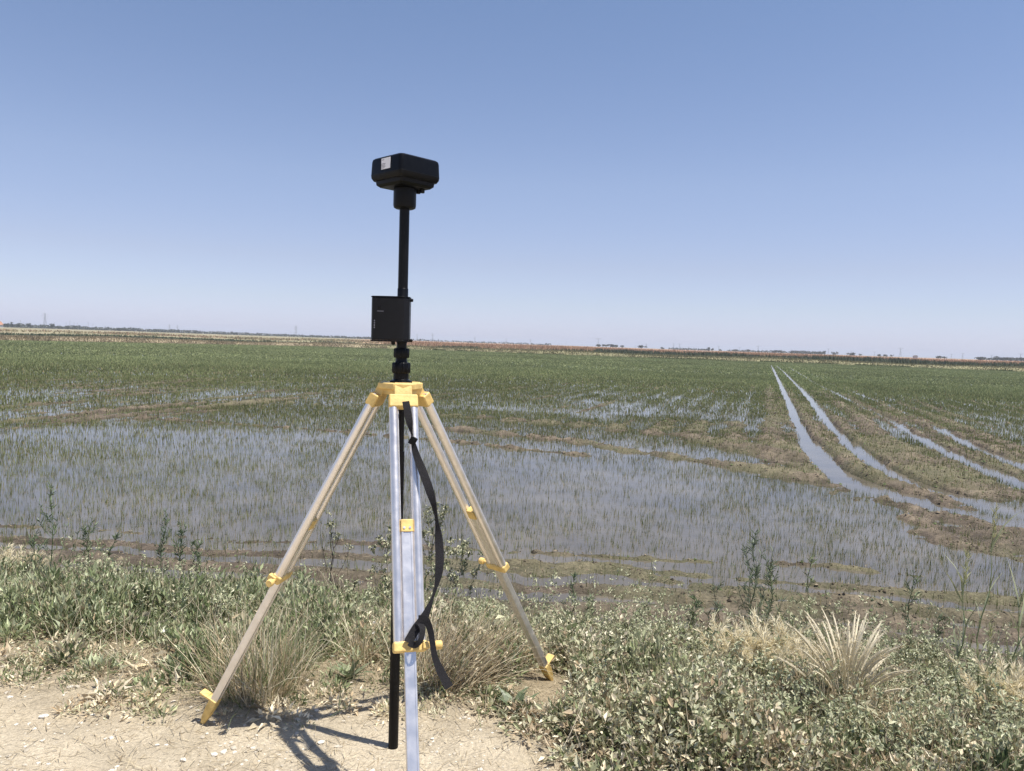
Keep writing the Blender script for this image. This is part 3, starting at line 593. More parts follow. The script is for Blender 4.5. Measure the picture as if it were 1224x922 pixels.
#print([ (round(math.degrees(a)), round((f-HC).length, 2)) for a, f in zip(angs, feet)])
outl = []
for k, a in enumerate(sorted(x % (2*math.pi) for x in angs)):
    for da, r in ((-.62, .080), (-.45, .088), (0, .086), (.45, .088), (.62, .080)): outl.append((r*math.cos(a+da), r*math.sin(a+da)))
MB().prism(outl, -.024, 0, Mh).build('head_plate', M_yel, tri, bevel=.004, loc0=O)
MB().prism([(x*.78, y*.78) for x, y in outl], -.045, -.0245, Mh).build('head_underside', M_yel, tri, bevel=.003, loc0=O)
MB().lathe([(.030, -.105), (.030, -.075), (.022, -.07), (.022, -.046)], Mh, 20).build('centre_screw', M_blk, tri, bevel=.002, loc0=O)
def leg(a, foot, label, fc=.565, fs=.385, flip=1):
    rad = Vector((math.cos(a), math.sin(a), 0)); tg = Vector((-math.sin(a), math.cos(a), 0))
    hinge = HC+rad*.083+Vector((0, 0, -.040))
    d = (foot-hinge); L = d.length; zc = -d.normalized()       # local z up the leg
    nrm = tg.cross(zc).normalized()                            # faces outward or inward
    if nrm.dot(rad) < 0: nrm = -nrm
    M = Matrix((( tg.x, nrm.x, zc.x, hinge.x), (tg.y, nrm.y, zc.y, hinge.y), (tg.z, nrm.z, zc.z, hinge.z), (0, 0, 0, 1)))
    if M.to_3x3().determinant() < 0:
        tg = -tg; M = Matrix((( tg.x, nrm.x, zc.x, hinge.x), (tg.y, nrm.y, zc.y, hinge.y), (tg.z, nrm.z, zc.z, hinge.z), (0, 0, 0, 1)))
    # hinge block
    hb = MB()
    hb.box((0, 0, -.030), (.108, .040, .052), M).build('hinge_block', M_yel, tri, bevel=.007, loc0=O)
    hb = MB(); hb.box((0, -.004, .018), (.066, .034, .052), M).build('hinge_lug', M_yel, tri, bevel=.004, loc0=O)
    hb = MB(); hb.lathe([(.006, -.052), (.006, .052)], M @ Matrix.Translation((0, .0, -.008)) @ Matrix.Rotation(math.pi/2, 4, 'Y'), 12).build('hinge_pin', M_alu, tri, loc0=O)
    # outer tubes
    zc_ = -L*fc; tb_ = MB()
    for s in (-1, 1):
        tb_.lathe([(.0172, zc_-.0), (.0172, -.05)], M @ Matrix.Translation((s*.0365, 0, 0)), 24)
    lg = tb_.build('leg', M_alu, tri, loc0=O)
    for s in (-1, 1):                       # inner guide lips of the tube profile
        MB().box((s*.0215, 0, (zc_-.05)/2), (.005, .013, -zc_-.052), M).build('guide_rail', M_alu2, lg, bevel=.001, loc0=O)
    # sliding section: flat extrusion with shallow ribs
    z0 = -L*fs; z1 = -L+.10
    ib = MB(); ib.box((0, 0, (z0+z1)/2), (.040, .025, z0-z1), M)
    ib.build('sliding_bar', M_alu2, lg, bevel=.003, loc0=O)
    rb = MB()
    for s in (-1, 1): 
        for q in (-1, 1): rb.box((s*.0155, q*.013, (z0+z1)/2), (.006, .004, z0-z1-.004), M)
    rb.build('bar_rib', M_alu2, lg, bevel=.001, loc0=O)
    MB().box((0, 0, z0+.012), (.042, .034, .044), M).build('end_block', M_yel, lg, bevel=.003, loc0=O)
    for s in (-1, 1): MB().lathe([(.0045, .017), (.0045, .0195)], M @ Matrix.Translation((s*.010, 0, z0+.004)) @ Matrix.Rotation(-math.pi/2, 4, 'X'), 10).build('screw', M_alu, lg, loc0=O)
    # clamp
    cl = MB(); cl.box((0, 0, zc_-.008), (.112, .042, .036), M); cl.build('clamp_band', M_yel, lg, bevel=.008, loc0=O)
    cl = MB(); cl.box((flip*.052, .014, zc_-.008), (.024, .034, .022), M); cl.build('clamp_ear', M_yel, lg, bevel=.004, loc0=O)
    MB().lathe([(.006, .0), (.006, .03), (.013, .032), (.015, .038), (.015, .052), (.012, .056)], M @ Matrix.Translation((flip*.052, 0, zc_-.008)) @ Matrix.Rotation(flip*math.pi/2, 4, 'Y'), 14).build('clamp_knob', M_yel, lg, bevel=.001, loc0=O)
    # shoe
    sh = MB(); sh.loft([([(-.006, -.006), (.006, -.006), (.006, .006), (-.006, .006)], -L), ([(-.017, -.014), (.017, -.014), (.017, .014), (-.017, .014)], -L+.045), ([(-.024, -.017), (.024, -.017), (.024, .017), (-.024, .017)], -L+.10), ([(-.024, -.015), (.024, -.015), (.024, .015), (-.024, .015)], -L+.135)], M)
    sh.build('shoe', M_yel, lg, bevel=.003, loc0=O)
    up = (M.to_3x3().inverted() @ Vector((0, 0, 1)))
    MB().box((0, .040, -L+.128), (.040, .055, .010), M @ Matrix.Translation((0, 0, 0))).build('foot_step', M_yel, lg, bevel=.004, loc0=O)
    MB().lathe([(.002, -L-.03), (.007, -L+.005)], M, 10).build('steel_tip', M_alu2, lg, loc0=O)
    return M, L, nrm, hinge, zc
leg(angs[0], feet[0], 'left', .530, .385, flip=-1)
leg(angs[1], feet[1], 'right', .535, .368, flip=-1)
FM, FL, FN, FH, FZ = leg(angs[2], feet[2], 'front', .572, .327, flip=-1)

# carry strap, hanging from the front hinge block
def ribbon(pts, name, wmul=1.0):
    """pts: (u, v, gap in front of the front leg, width m, turn) -> strip with thickness"""
    P = []; S = []
    raw = []
    for (u, v, off, wd, turn) in pts: raw.append((u, v, off, wd, turn))
    K = []
    for k in range(len(raw)-1):
        a_, b_ = raw[k], raw[k+1]
        p0 = raw[max(0, k-1)]; p3 = raw[min(len(raw)-1, k+2)]
        for j in range(6):
            f = j/6
            K.append(tuple(.5*((2*a_[i])+(-p0[i]+b_[i])*f+(2*p0[i]-5*a_[i]+4*b_[i]-p3[i])*f*f+(-p0[i]+3*a_[i]-3*b_[i]+p3[i])*f**3) for i in range(5)))
    K.append(raw[-1])
    for (u, v, off, wd, turn) in K:
        r = ray(u, v); org = Vector((0, 0, CAMZ))
        # plane of the front leg, shifted outwards
        t_ = (FH+FN*off-org).dot(FN)/r.dot(FN); P.append(org+r*t_)
    V = []; F_ = []
    for k, (p_, kk) in enumerate(zip(P, K)):
        tdir = (P[min(k+1, len(P)-1)]-P[max(k-1, 0)]).normalized()
        side = tdir.cross(FN).normalized(); side = (Matrix.Rotation(kk[4], 3, tdir) @ side); nn = tdir.cross(side).normalized()
        h = kk[3]*wmul*.78/2
        for s, q in ((-1, -1), (1, -1), (1, 1), (-1, 1)): V.append(p_+side*h*s+nn*.0011*q-O)
    for k in range(len(P)-1):
        for j in range(4): F_.append((k*4+j, k*4+(j+1) % 4, k*4+4+(j+1) % 4, k*4+4+j))
    F_.append((0, 1, 2, 3)); e = len(P)*4-4; F_.append((e, e+3, e+2, e+1))
    me = bpy.data.meshes.new(name); me.from_pydata([tuple(v) for v in V], [], F_); me.materials.append(M_strap)
    o = bpy.data.objects.new(name, me); COL.objects.link(o); o.parent = tri
    for p_ in me.polygons: p_.use_smooth = True
    me.set_sharp_from_angle(angle=R(60))
    return o
ribbon([(485, 480, .036, .034, .0), (486.5, 488, .036, .034, 0), (488.5, 500, .03, .034, .1), (491, 512, .028, .026, 1.0), (492.5, 520, .03, .020, 1.35), (494.5, 532, .032, .028, .9), (498, 545, .035, .032, .35), (505, 563, .04, .038, .1), (512, 582, .045, .038, .25),
        (518.5, 603, .05, .034, 1.0), (522, 622, .05, .030, 1.3), (524.5, 645, .05, .036, .5), (525.5, 670, .05, .038, .2), (523.5, 692, .05, .034, .9), (518, 712, .05, .028, 1.35), (511, 730, .045, .032, .7), (505, 741, .04, .036, .2), (497, 752, .036, .038, .0), (490, 764, .034, .038, .1), (488, 768, .036, .038, .2)], 'carry_strap')
ribbon([(500, 740, .055, .03, .3), (508, 741, .058, .032, .4), (514, 752, .055, .028, .6), (517, 770, .05, .024, .4), (520, 786, .05, .026, .3), (527, 803, .055, .034, .1), (537, 822, .06, .036, .0)], 'strap_tail')
ribbon([(489, 768, .045, .028, .1), (496, 771, .055, .028, .4), (503, 765, .06, .026, .6), (505, 752, .058, .026, .3), (502, 745, .05, .026, .2)], 'strap_loop')
bk = MB(); rB = ray(493.5, 527); tB = (FH+FN*.038-Vector((0, 0, CAMZ))).dot(FN)/rB.dot(FN); pB = Vector((0, 0, CAMZ))+rB*tB
bk.box((0, 0, 0), (.026, .010, .030), Matrix.Translation(pB) @ Matrix.Rotation(.5, 4, 'Y')).build('strap_buckle', M_blk, tri, bevel=.003, loc0=O)

# ------------------------------------------------------------------ survey pole
pole = empty('survey_pole', FOOT); tag(pole, 'black survey pole standing upright through the middle of the tripod', 'pole')
xa = (Vector((1, 0, 0))-AX*AX.x).normalized(); ya = AX.cross(xa)
q = Matrix((xa, ya, AX)).transposed().to_4x4()
MP = Matrix.Translation(FOOT) @ q
def hv(v, u=483.0): return (WY(u, v, FOOT.y)-FOOT).dot(AX)
MB().lathe([(.0185, .0), (.0195, .006), (.0195, hv(540)), ], MP, 28).build('lower_tube', M_blkg, pole, loc0=FOOT)
MB().lathe([(.0165, hv(540)+.001), (.0165, hv(457))], MP, 24).build('middle_tube', M_blkg, pole, loc0=FOOT)
MB().lathe([(.004, -.035), (.008, -.006), (.014, .001)], MP, 14).build('point', M_alu2, pole, loc0=FOOT)
MB().lathe([(.043, hv(457.6)), (.043, hv(455.2)), (.034, hv(454.6)), (.029, hv(453.5)), (.029, hv(446.5))], MP, 32).build('base_disc', M_blk, pole, bevel=.001, loc0=FOOT)
def knob(v0, v1, r, name='clamp_collar'):
    m_ = MB(); h0, h1 = hv(v0), hv(v1); pts = []
    for k in range(60):
        a_ = 2*math.pi*k/60; rr = r*(1 if (k % 6) < 4 else .90); pts.append((rr*math.cos(a_), rr*math.sin(a_)))
    sm = [(x*.9, y*.9) for x, y in pts]
    m_.loft([(sm, h0), (pts, h0+.005), (pts, h1-.005), (sm, h1)], MP).build(name, M_blk, pole, bevel=.0006, loc0=FOOT, seg=1)
knob(446.5, 433.5, .035); knob(428, 416.5, .030)
MB().lathe([(.024, hv(433.5)), (.0215, hv(431)), (.0215, hv(428))], MP, 28).build('collar_neck', M_blk, pole, bevel=.001, loc0=FOOT)
MB().lathe([(.019, hv(416.5)), (.0185, hv(350))], MP, 28).build('pole_tube', M_blkg, pole, loc0=FOOT)
MB().lathe([(.0205, hv(410)), (.0205, hv(345.5)), (.0190, hv(344.8))], MP, 28).build('sleeve', M_blkg, pole, bevel=.001, loc0=FOOT)
MB().lathe([(.0190, hv(345)), (.0190, hv(249.5, 484))], MP, 28).build('upper_tube', M_blkg, pole, loc0=FOOT)

# battery / controller box clamped to the pole
hb0 = hv(409.0); hb1 = hv(355.5)
bx = empty('controller_box', FOOT+AX*hb0); tag(bx, 'black battery box clamped to the upright survey pole above the tripod head', 'box')
L0_ = FOOT+AX*hb0; MBX = Matrix.Translation(L0_+Vector((.004, 0, 0))) @ q @ Matrix.Rotation(R(3), 4, 'Z')
prof = [(-.117, -.030), (-.112, -.040), (-.094, -.049), (-.012, -.060), (.006, -.057), (.026, -.036), (.028, .006), (.020, .020), (-.108, .022), (-.117, .012)]
hB = hb1-hb0
MB().prism(prof, .006, hB-.005, MBX).build('case', M_box, bx, bevel=.003, loc0=L0_)
MB().prism([(x*1.02, y*1.02) for x, y in prof], hB-.0049, hB, MBX).build('end_cap', M_blk, bx, bevel=.0015, loc0=L0_)
MB().prism([(x*1.02, y*1.02) for x, y in prof], 0, .0059, MBX).build('end_cap', M_blk, bx, bevel=.0015, loc0=L0_)
def yf(x):                                   # front face of the case at x
    return -.049-(x+.094)/.082*.011
Mx = Matrix.Rotation(math.pi/2, 4, 'X')
MB().lathe([(.0052, 0), (.0052, .004), (.003, .005)], MBX @ Matrix.Translation((-.087, yf(-.087)+.001, hB-.042)) @ Mx, 16).build('socket', M_blkg, bx, loc0=L0_)
MB().lathe([(.0035, 0), (.0035, .003)], MBX @ Matrix.Translation((-.087, yf(-.087)+.001, hB-.012)) @ Mx, 12).build('screw', M_blkg, bx, loc0=L0_)
MB().box((-.075, yf(-.075)-.0002, hB-.057), (.036, .0012, .0016), MBX @ Matrix.Identity(4)).build('marking', M_grey, bx, loc0=L0_)
for k in range(4): MB().box((-.1035, -.0448, .052+k*.0085), (.004, .0016, .005), MBX).build('marking', M_grey, bx, loc0=L0_)
for z_ in (.006, hB-.012): MB().lathe([(.006, 0), (.006, .010), (.004, .012)], MBX @ Matrix.Translation((.026, -.02, z_)) @ Matrix.Rotation(math.pi/2, 4, 'Y'), 12).build('clamp_screw', M_blk, bx, bevel=.001, loc0=L0_)
MB().lathe([(.0055, -.012), (.0075, -.008), (.0075, 0.004)], MBX @ Matrix.Translation((-.035, -.02, 0)), 12).build('cable_gland', M_blk, bx, bevel=.001, loc0=L0_)

# receiver on top
hr0 = hv(250, 484)
Lr = FOOT+AX*hr0; rc = empty('satellite_receiver', Lr); tag(rc, 'black square satellite receiver with white sticker on top of the survey pole', 'receiver')
ztop = WY(478, 181, FOOT.y-.13).z-Lr.z; zbot = ztop-.085
YAW = R(46)
MR = Matrix.Translation(Lr) @ q @ Matrix.Rotation(YAW, 4, 'Z')
def rsq(h, r, n=5):
    P_ = []
    for cx, cy, a0 in ((1, 1, 0), (-1, 1, 90), (-1, -1, 180), (1, -1, 270)):
        for k in range(n+1):
            a_ = R(a0+90*k/n); P_.append((cx*(h-r)+r*math.cos(a_), cy*(h-r)+r*math.sin(a_)))
    return P_
S = .096
MB().loft([(rsq(S*.925, .016), zbot), (rsq(S*.985, .016), zbot+.010), (rsq(S*1.0, .016), zbot+.022), (rsq(S*.995, .016), zbot+.0225), (rsq(S*.975, .016), ztop-.016), (rsq(S*.955, .016), ztop-.007), (rsq(S*.90, .016), ztop-.002), (rsq(S*.80, .016), ztop)], MR).build('housing', M_blk, rc, loc0=Lr, angle=25)
MB().loft([(rsq(S*.74, .014), zbot-.022), (rsq(S*.84, .014), zbot-.014), (rsq(S*.86, .014), zbot+.002)], MR).build('underside', M_blk, rc, bevel=.001, loc0=Lr)
MB().lathe([(.034, .0), (.041, .004), (.043, .012), (.043, zbot-.024)], Matrix.Translation(Lr) @ q, 36).build('mounting_collar', M_blk, rc, loc0=Lr, angle=45)
for dx in (-.012, .012): MB().lathe([(.008, zbot-.036), (.009, zbot-.030), (.009, zbot-.012)], MR @ Matrix.Translation((.050, -.030+dx, 0)), 12).build('connector', M_blk, rc, bevel=.001, loc0=Lr)
# sticker on the left-hand side face (local -X side, after yaw it faces left and to the camera)
def sidebox(cu, cz, wd, ht, th_, name, m_, off):
    mm = MB(); mm.box((-(S*.985)-off, cu, cz), (th_, wd, ht), MR @ Matrix.Translation((0, 0, 0))); return mm.build(name, m_, st_par[0], loc0=Lr)
st_par = [rc]
stk = sidebox(-.006, zbot+.054, .054, .040, .0012, 'sticker', M_white, .0012); st_par[0] = stk
for cz, cu, wd, ht in ((.068, .010, .014, .0022), (.0535, .008, .026, .0022), (.0485, .009, .024, .0022), (.0435, .008, .026, .0022), (.0385, .010, .020, .0018)): sidebox(cu, zbot+cz, wd, ht, .0004, 'printed_line', M_grey, .0022)

# ------------------------------------------------------------------ stones and litter on the track
def stone_mesh(seed, r=1.0):
    g = np.random.default_rng(seed); b_ = bmesh.new(); bmesh.ops.create_icosphere(b_, subdivisions=1, radius=r)
    for v in b_.verts: v.co = Vector((v.co.x*1.0, v.co.y*.8, v.co.z*.5))*float(g.uniform(.75, 1.2))
    V = np.array([v.co[:] for v in b_.verts]); F_ = np.array([[v.index for v in f.verts] for f in b_.faces]); b_.free(); return V, F_
SM = [stone_mesh(k) for k in range(6)]
stones = [(52, 858, 13, 'largest white stone on the track at the lower left'), (41, 872, 7, 'small white stone just below left of the largest white stone'), (58, 866, 6, 'white stone touching the lower right of the largest stone'),
          (111, 855, 7, 'greyish stone beside a dead twig on the track'), (126, 884, 6, 'left white stone of the pair halfway between left foot and photo edge'), (133, 883, 8, 'right white stone of the pair halfway between left foot and photo edge'),
          (152, 887, 6, 'white chip of stone right of the pair of white stones'), (188, 891, 6, 'flat pale stone on the track below left of the left foot'), (199, 891, 6, 'flat pale stone on the track straight below the left foot'), (219, 909, 10, 'pale stone at the bottom edge below the left tripod foot'),
          (51, 886, 7, 'pale stone straight below the largest white stone'), (30, 893, 6, 'small pale stone low at the left edge of the track'), (58, 914, 6, 'pale stone at the bottom left of the track'), (140, 917, 7, 'pale stone on the bottom edge of the photo'), (280, 900, 7, 'pale stone right of the bottom centre left pale stone')]
for k, (u, v, px, lb) in enumerate(stones):
    p_ = W(u, v, 0); p_ = W(u, v, gzf(p_.x, p_.y)); s_ = px*p_.y/F*.5; V, F_ = SM[k % 6]
    n_ = NB(); n_.add(V*s_, [F_], (.66, .62, .54)); o = n_.build('stone', M_stone); o.location = p_+Vector((0, 0, s_*.15)); o.rotation_euler = (0, 0, random.uniform(0, 6)); tag(o, lb, 'stone', 'white stones on the track')
nb = NB(); n = 9000
x = rng.uniform(-4, 2.2, n); y = rng.uniform(1.9, 4.2, n); k = (y < yb(x)+.25) & (fbm(x, y, .5, 301, 3)+rng.random(n)*.4 > .62); x, y = x[k], y[k]; z = gz(x, y)
for i in range(len(x)):
    s_ = float(np.clip(rng.lognormal(-5.2, .55), .002, .017)); V, F_ = SM[i % 6]; a_ = rng.uniform(0, 6.28); c_, sn = math.cos(a_), math.sin(a_)
    g_ = rng.random(); nb.add(np.stack([V[:, 0]*c_-V[:, 1]*sn, V[:, 0]*sn+V[:, 1]*c_, V[:, 2]], 1)*s_+np.array([x[i], y[i], z[i]+s_*.1]), [F_], np.array([.36, .31, .23])*(1-g_)+np.array([.68, .63, .54])*g_)
o = nb.build('gravel', M_stone); tag(o, 'small pale gravel scattered over the dirt track', 'gravel', kind='stuff')
nb = NB(); n = 66000
x = rng.uniform(-5, 4.5, n); y = rng.uniform(1.9, 6.0, n); dd = y-yb(x)
k = (dd > -2.0) & (y < ys(x)) & (rng.random(n) < .40+.6*sstep(.30, .6, fbm(x, y, .7, 305, 3))); x, y = x[k], y[k]; n = len(x); g = rng.random((n, 1))
blades(nb, np.stack([x, y, gz(x, y)+rng.uniform(.001, .012, n)], 1), rng.uniform(0, 6.28, n), rng.uniform(1.15, 1.62, n), rng.uniform(-.3, .5, n), rng.uniform(.02, .09, n), rng.uniform(.0014, .0038, n), np.array([.66, .57, .40])*(1-g)+np.array([.30, .235, .15])*g, segs=2)
o = nb.build('straw_litter', M_straw); tag(o, 'dry straw litter lying over the track and bank', 'straw litter', kind='stuff')

# ------------------------------------------------------------------ low ground cover on the bank
def cover(name, label, cat, n, nleaf, region, hfun, sp, L, wd, pal, stems=True, up=.5):
    """n plants, each a loose dome of leaves on short stems"""
    nb = NB(); x = rng.uniform(region[0], region[1], n*6); y = rng.uniform(region[2], region[3], n*6); k = hfun(x, y)*(.22+.78*sstep(.40, .56, fbm(x, y, .30, 361, 2))) > rng.random(n*6); x, y = x[k][:n], y[k][:n]; n = len(x)
    z = gz(x, y); vig = .5+.9*fbm(x, y, .7, 311, 3)
    vig = .15+1.9*sstep(.25, .75, fbm(x, y, .45, 313, 3)); hgt = sp[1]*vig*rng.uniform(.6, 1.3, n)*sstep(-.15, .7, y-yb(x))*.8+.02; rad = sp[0]*rng.uniform(.6, 1.3, n)
    pid = np.repeat(np.arange(n), nleaf); m = len(pid)
    a = rng.uniform(0, 6.28, m); e = np.arccos(1-rng.random(m)*.95); rr = rng.random(m)**.45
    D = np.stack([np.sin(e)*np.cos(a), np.sin(e)*np.sin(a), np.cos(e)], 1)
    P = np.stack([x[pid]+D[:, 0]*rad[pid]*rr, y[pid]+D[:, 1]*rad[pid]*rr, z[pid]+D[:, 2]*hgt[pid]*rr+.004], 1)
    D2 = D+rng.normal(0, .55 if name == 'creeping_weeds' else .3, (m, 3)); D2[:, 2] += up
    pc = np.array([pal[i] for i in rng.integers(0, len(pal), n)]); lc = np.array([pal[i] for i in rng.integers(0, len(pal), m)]); f = (rng.random((m, 1)) < .3)
    C = np.where(f, lc, pc[pid])*rng.uniform(.7, 1.3, (m, 1))
    big = np.minimum(1.6, rng.lognormal(0, .3, n))[pid]; C = C*(.86 if name == 'creeping_weeds' else 1.0); leaves(nb, P, D2, L*big*rng.uniform(.5, 1.3, m), wd*big*rng.uniform(.5, 1.3, m), C)
    if stems:
        ns = 5; pid = np.repeat(np.arange(n), ns); m = len(pid)
        blades(nb, np.stack([x[pid], y[pid], z[pid]], 1), rng.uniform(0, 6.28, m), rng.uniform(0, .9, m), rng.uniform(-.2, .5, m), (hgt[pid]*1.15+.02), .0035, np.array([.33, .29, .18]), segs=2)
    o = nb.build(name, M_leaf); tag(o, label, cat, kind='stuff'); return o
XL, XR = -5.0, 4.3
RF = W(655, 800, -.03); LF = W(245, 855, 0)
def onbank(x, y, a=.0, b=0.15): return sstep(.9, 1.2, np.hypot((x-RF.x)/.15, (y-RF.y+.24)/.36))*sstep(.08, .16, np.hypot(x-LF.x, y-LF.y))*sstep(a-.25, a+.3, y-yb(x))*sstep(b+.25, b-.15, y-ys(x))
sage = [(.41, .42, .25), (.28, .31, .155), (.56, .55, .36), (.68, .65, .46), (.14, .165, .075)]
dead = [(.76, .67, .49), (.56, .45, .30), (.77, .69, .52), (.40, .31, .20)]
cover('ground_cover', 'grey green leafy ground cover on the left part of the bank', 'ground cover', 3400, 42, (XL, .3, 3.0, 7.4), lambda x, y: onbank(x, y, .25)*sstep(.5, -.9, x)*(.35+.65*sstep(.3, .5, fbm(x, y, .8, 321, 3))), (.085, .15), .035, .0135, [(.72*q_[0], .80*q_[1], .72*q_[2]) for q_ in sage]+[(.46, .41, .28)], up=.8)
cover('creeping_weeds', 'mixed green and withered broad leaves on the right part of the bank', 'weeds', 4300, 48, (-.9, XR, 1.9, 6.6), lambda x, y: onbank(x, y, .1)*sstep(-.9, .2, x)*(.5+.5*sstep(.35, .55, fbm(x, y, .6, 323, 3))), (.09, .16), .029, .0155, sage+sage+dead, up=.12)
cover('withered_leaves', 'pale withered leaves lying among the weeds of the bank', 'dead leaves', 2300, 24, (XL, XR, 2.0, 7.2), lambda x, y: onbank(x, y, -.1)*(.25+.75*sstep(.45, .62, fbm(x, y, .7, 325, 3)))*(.35+.65*sstep(-1.3, .1, x)), (.12, .09), .036, .012, dead, stems=False, up=0)
cover('sparse_sprouts', 'sparse grey green sprouts along the edge of the dirt track', 'sprouts', 800, 26, (XL, 1.4, 2.6, 4.9), lambda x, y: sstep(-.30, .05, y-yb(x))*sstep(.8, .3, y-yb(x))*sstep(.42, .6, fbm(x, y, .45, 327, 3)), (.06, .05), .022, .008, sage+dead[:2], stems=False, up=.4)
cover('leafy_clumps', 'taller dark green leafy clumps rising from the ground cover', 'leafy clumps', 520, 100, (XL, XR, 2.2, 7.0), lambda x, y: onbank(x, y, .35)*sstep(.48, .62, fbm(x, y, .55, 341, 3)), (.10, .17), .038, .012, sage[:2]+sage[4:]+[(.12, .155, .07)], up=1.0)
nb = NB(); n = 7000                            # long dry stalks, broken and tangled
x = rng.uniform(XL, XR, n); y = rng.uniform(2.2, 6.8, n); k = onbank(x, y, .1)*(.25+.75*sstep(.4, .6, fbm(x, y, .6, 351, 3))) > rng.random(n); x, y = x[k], y[k]; n = len(x); g = rng.random((n, 1))
blades(nb, np.stack([x, y, gz(x, y)+rng.uniform(-.01, .08, n)], 1), rng.uniform(0, 6.28, n), rng.uniform(.2, 1.5, n), rng.uniform(-.6, .9, n), rng.uniform(.12, .40, n), rng.uniform(.002, .005, n), np.array([.72, .64, .48])*(1-g)+np.array([.30, .24, .16])*g, segs=4)
o = nb.build('tangled_stalks', M_straw); tag(o, 'long dry stalks lying broken and tangled over the weeds', 'dry stalks', kind='stuff')
nb = NB(); m = 520                             # small twiggy weeds with leaf clusters
x = rng.uniform(XL, XR, m*4); y = rng.uniform(2.6, 7.0, m*4); k = onbank(x, y, .4, .0)*(.15+.85*sstep(-.4, .4, x)) > rng.random(m*4); x, y = x[k][:m], y[k][:m]; m = len(x); z = gz(x, y); hh_ = rng.uniform(.12, .34, m)*(1+.5*sstep(.9, .3, ys(x)-y))
for j in range(7):
    a_ = rng.uniform(0, 6.28, m); t_ = rng.uniform(.05, .8, m); Lj = hh_*rng.uniform(.6, 1.1, m); wc = rng.random((m, 1)); wc = np.array([.42, .36, .25])*(1-wc)+np.array([.16, .14, .09])*wc
    tip = np.stack([x+np.cos(a_)*np.sin(t_)*Lj, y+np.sin(a_)*np.sin(t_)*Lj, z+np.cos(t_)*Lj], 1); S_ = np.stack([-np.sin(a_), np.cos(a_), 0*a_], 1)*.0018; B_ = np.stack([x, y, z], 1)
    nb.add(np.stack([B_-S_, B_+S_, tip], 1).reshape(-1, 3), [np.arange(3*m).reshape(-1, 3)], np.repeat(wc, 3, 0))
    for q_ in range(11):
        f_ = rng.uniform(.35, 1.0, (m, 1)); f_ = np.where(rng.random((m, 1)) < .6, 1.0, f_); P = B_+(tip-B_)*f_+rng.normal(0, .009, (m, 3)); gc = rng.random((m, 1))
        leaves(nb, P, rng.normal(size=(m, 3))+np.array([0, 0, .6]), rng.uniform(.014, .030, m), rng.uniform(.008, .015, m), np.array([.20, .23, .12])*(1-gc)+np.array([.55, .54, .36])*gc)
o = nb.build('twiggy_weeds', M_leaf); tag(o, 'small twiggy weeds with pale leaf clusters mixed through the bank', 'weeds', kind='stuff')
nb = NB(); n = 26000                           # straw bits on the wet mud
x = rng.uniform(-8, 9, n); y = rng.uniform(5, 16, n); k = (np.abs(x) < y*.75+.3) & (y > ys(x)-.1); x, y = x[k], y[k]; H = mudh(x, y); k = H > -.004; x, y, H = x[k], y[k], H[k]; n = len(x); g = rng.random((n, 1))
blades(nb, np.stack([x, y, ZW+np.maximum(H, 0)+.008], 1), rng.uniform(0, 6.28, n), rng.uniform(1.3, 1.6, n), rng.uniform(-.2, .2, n), rng.uniform(.02, .08, n), rng.uniform(.004, .011, n), np.array([.46, .38, .24])*(1-g)+np.array([.09, .07, .05])*g, segs=1)
o = nb.build('mud_litter', M_straw); tag(o, 'bits of straw and dead leaf lying on the wet mud', 'litter', kind='stuff')
nb = NB(); n = 52000                          # short grass and thin stalks between the leaves
x = rng.uniform(XL, XR, n); y = rng.uniform(1.9, 7.2, n); k = onbank(x, y, -.05) > rng.random(n); x, y = x[k], y[k]; n = len(x); g = rng.random((n, 1)); dr = rng.random((n, 1)) < .62
C = np.where(dr, np.array([.56, .48, .33])*(1-g)+np.array([.38, .31, .19])*g, np.array([.18, .23, .10])*(1-g)+np.array([.32, .34, .19])*g)
blades(nb, np.stack([x, y, gz(x, y)], 1), rng.uniform(0, 6.28, n), rng.uniform(.1, 1.2, n), rng.uniform(0, .7, n), rng.uniform(.04, .18, n)*(.5+.8*fbm(x, y, .6, 331, 2)), rng.uniform(.002, .0045, n), C, segs=2)
o = nb.build('bank_grass', M_straw); tag(o, 'short dry and green grass stalks mixed through the bank', 'grass', kind='stuff')
nb = NB(); n = 150                            # tiny white flowers
x = rng.uniform(XL, 3.5, n); y = rng.uniform(3.2, 6.4, n); k = onbank(x, y, .3) > .7; x, y = x[k], y[k]; n = len(x); z = gz(x, y)+rng.uniform(.08, .15, n)
for j in range(4): leaves(nb, np.stack([x, y, z], 1), rng.normal(size=(n, 3))*np.array([1, 1, .4])+np.array([0, -.3, .4]), .015, .013, (.75, .73, .66))
o = nb.build('small_white_flowers', M_leaf); tag(o, 'scattered tiny white flowers in the ground cover', 'flowers', kind='stuff')

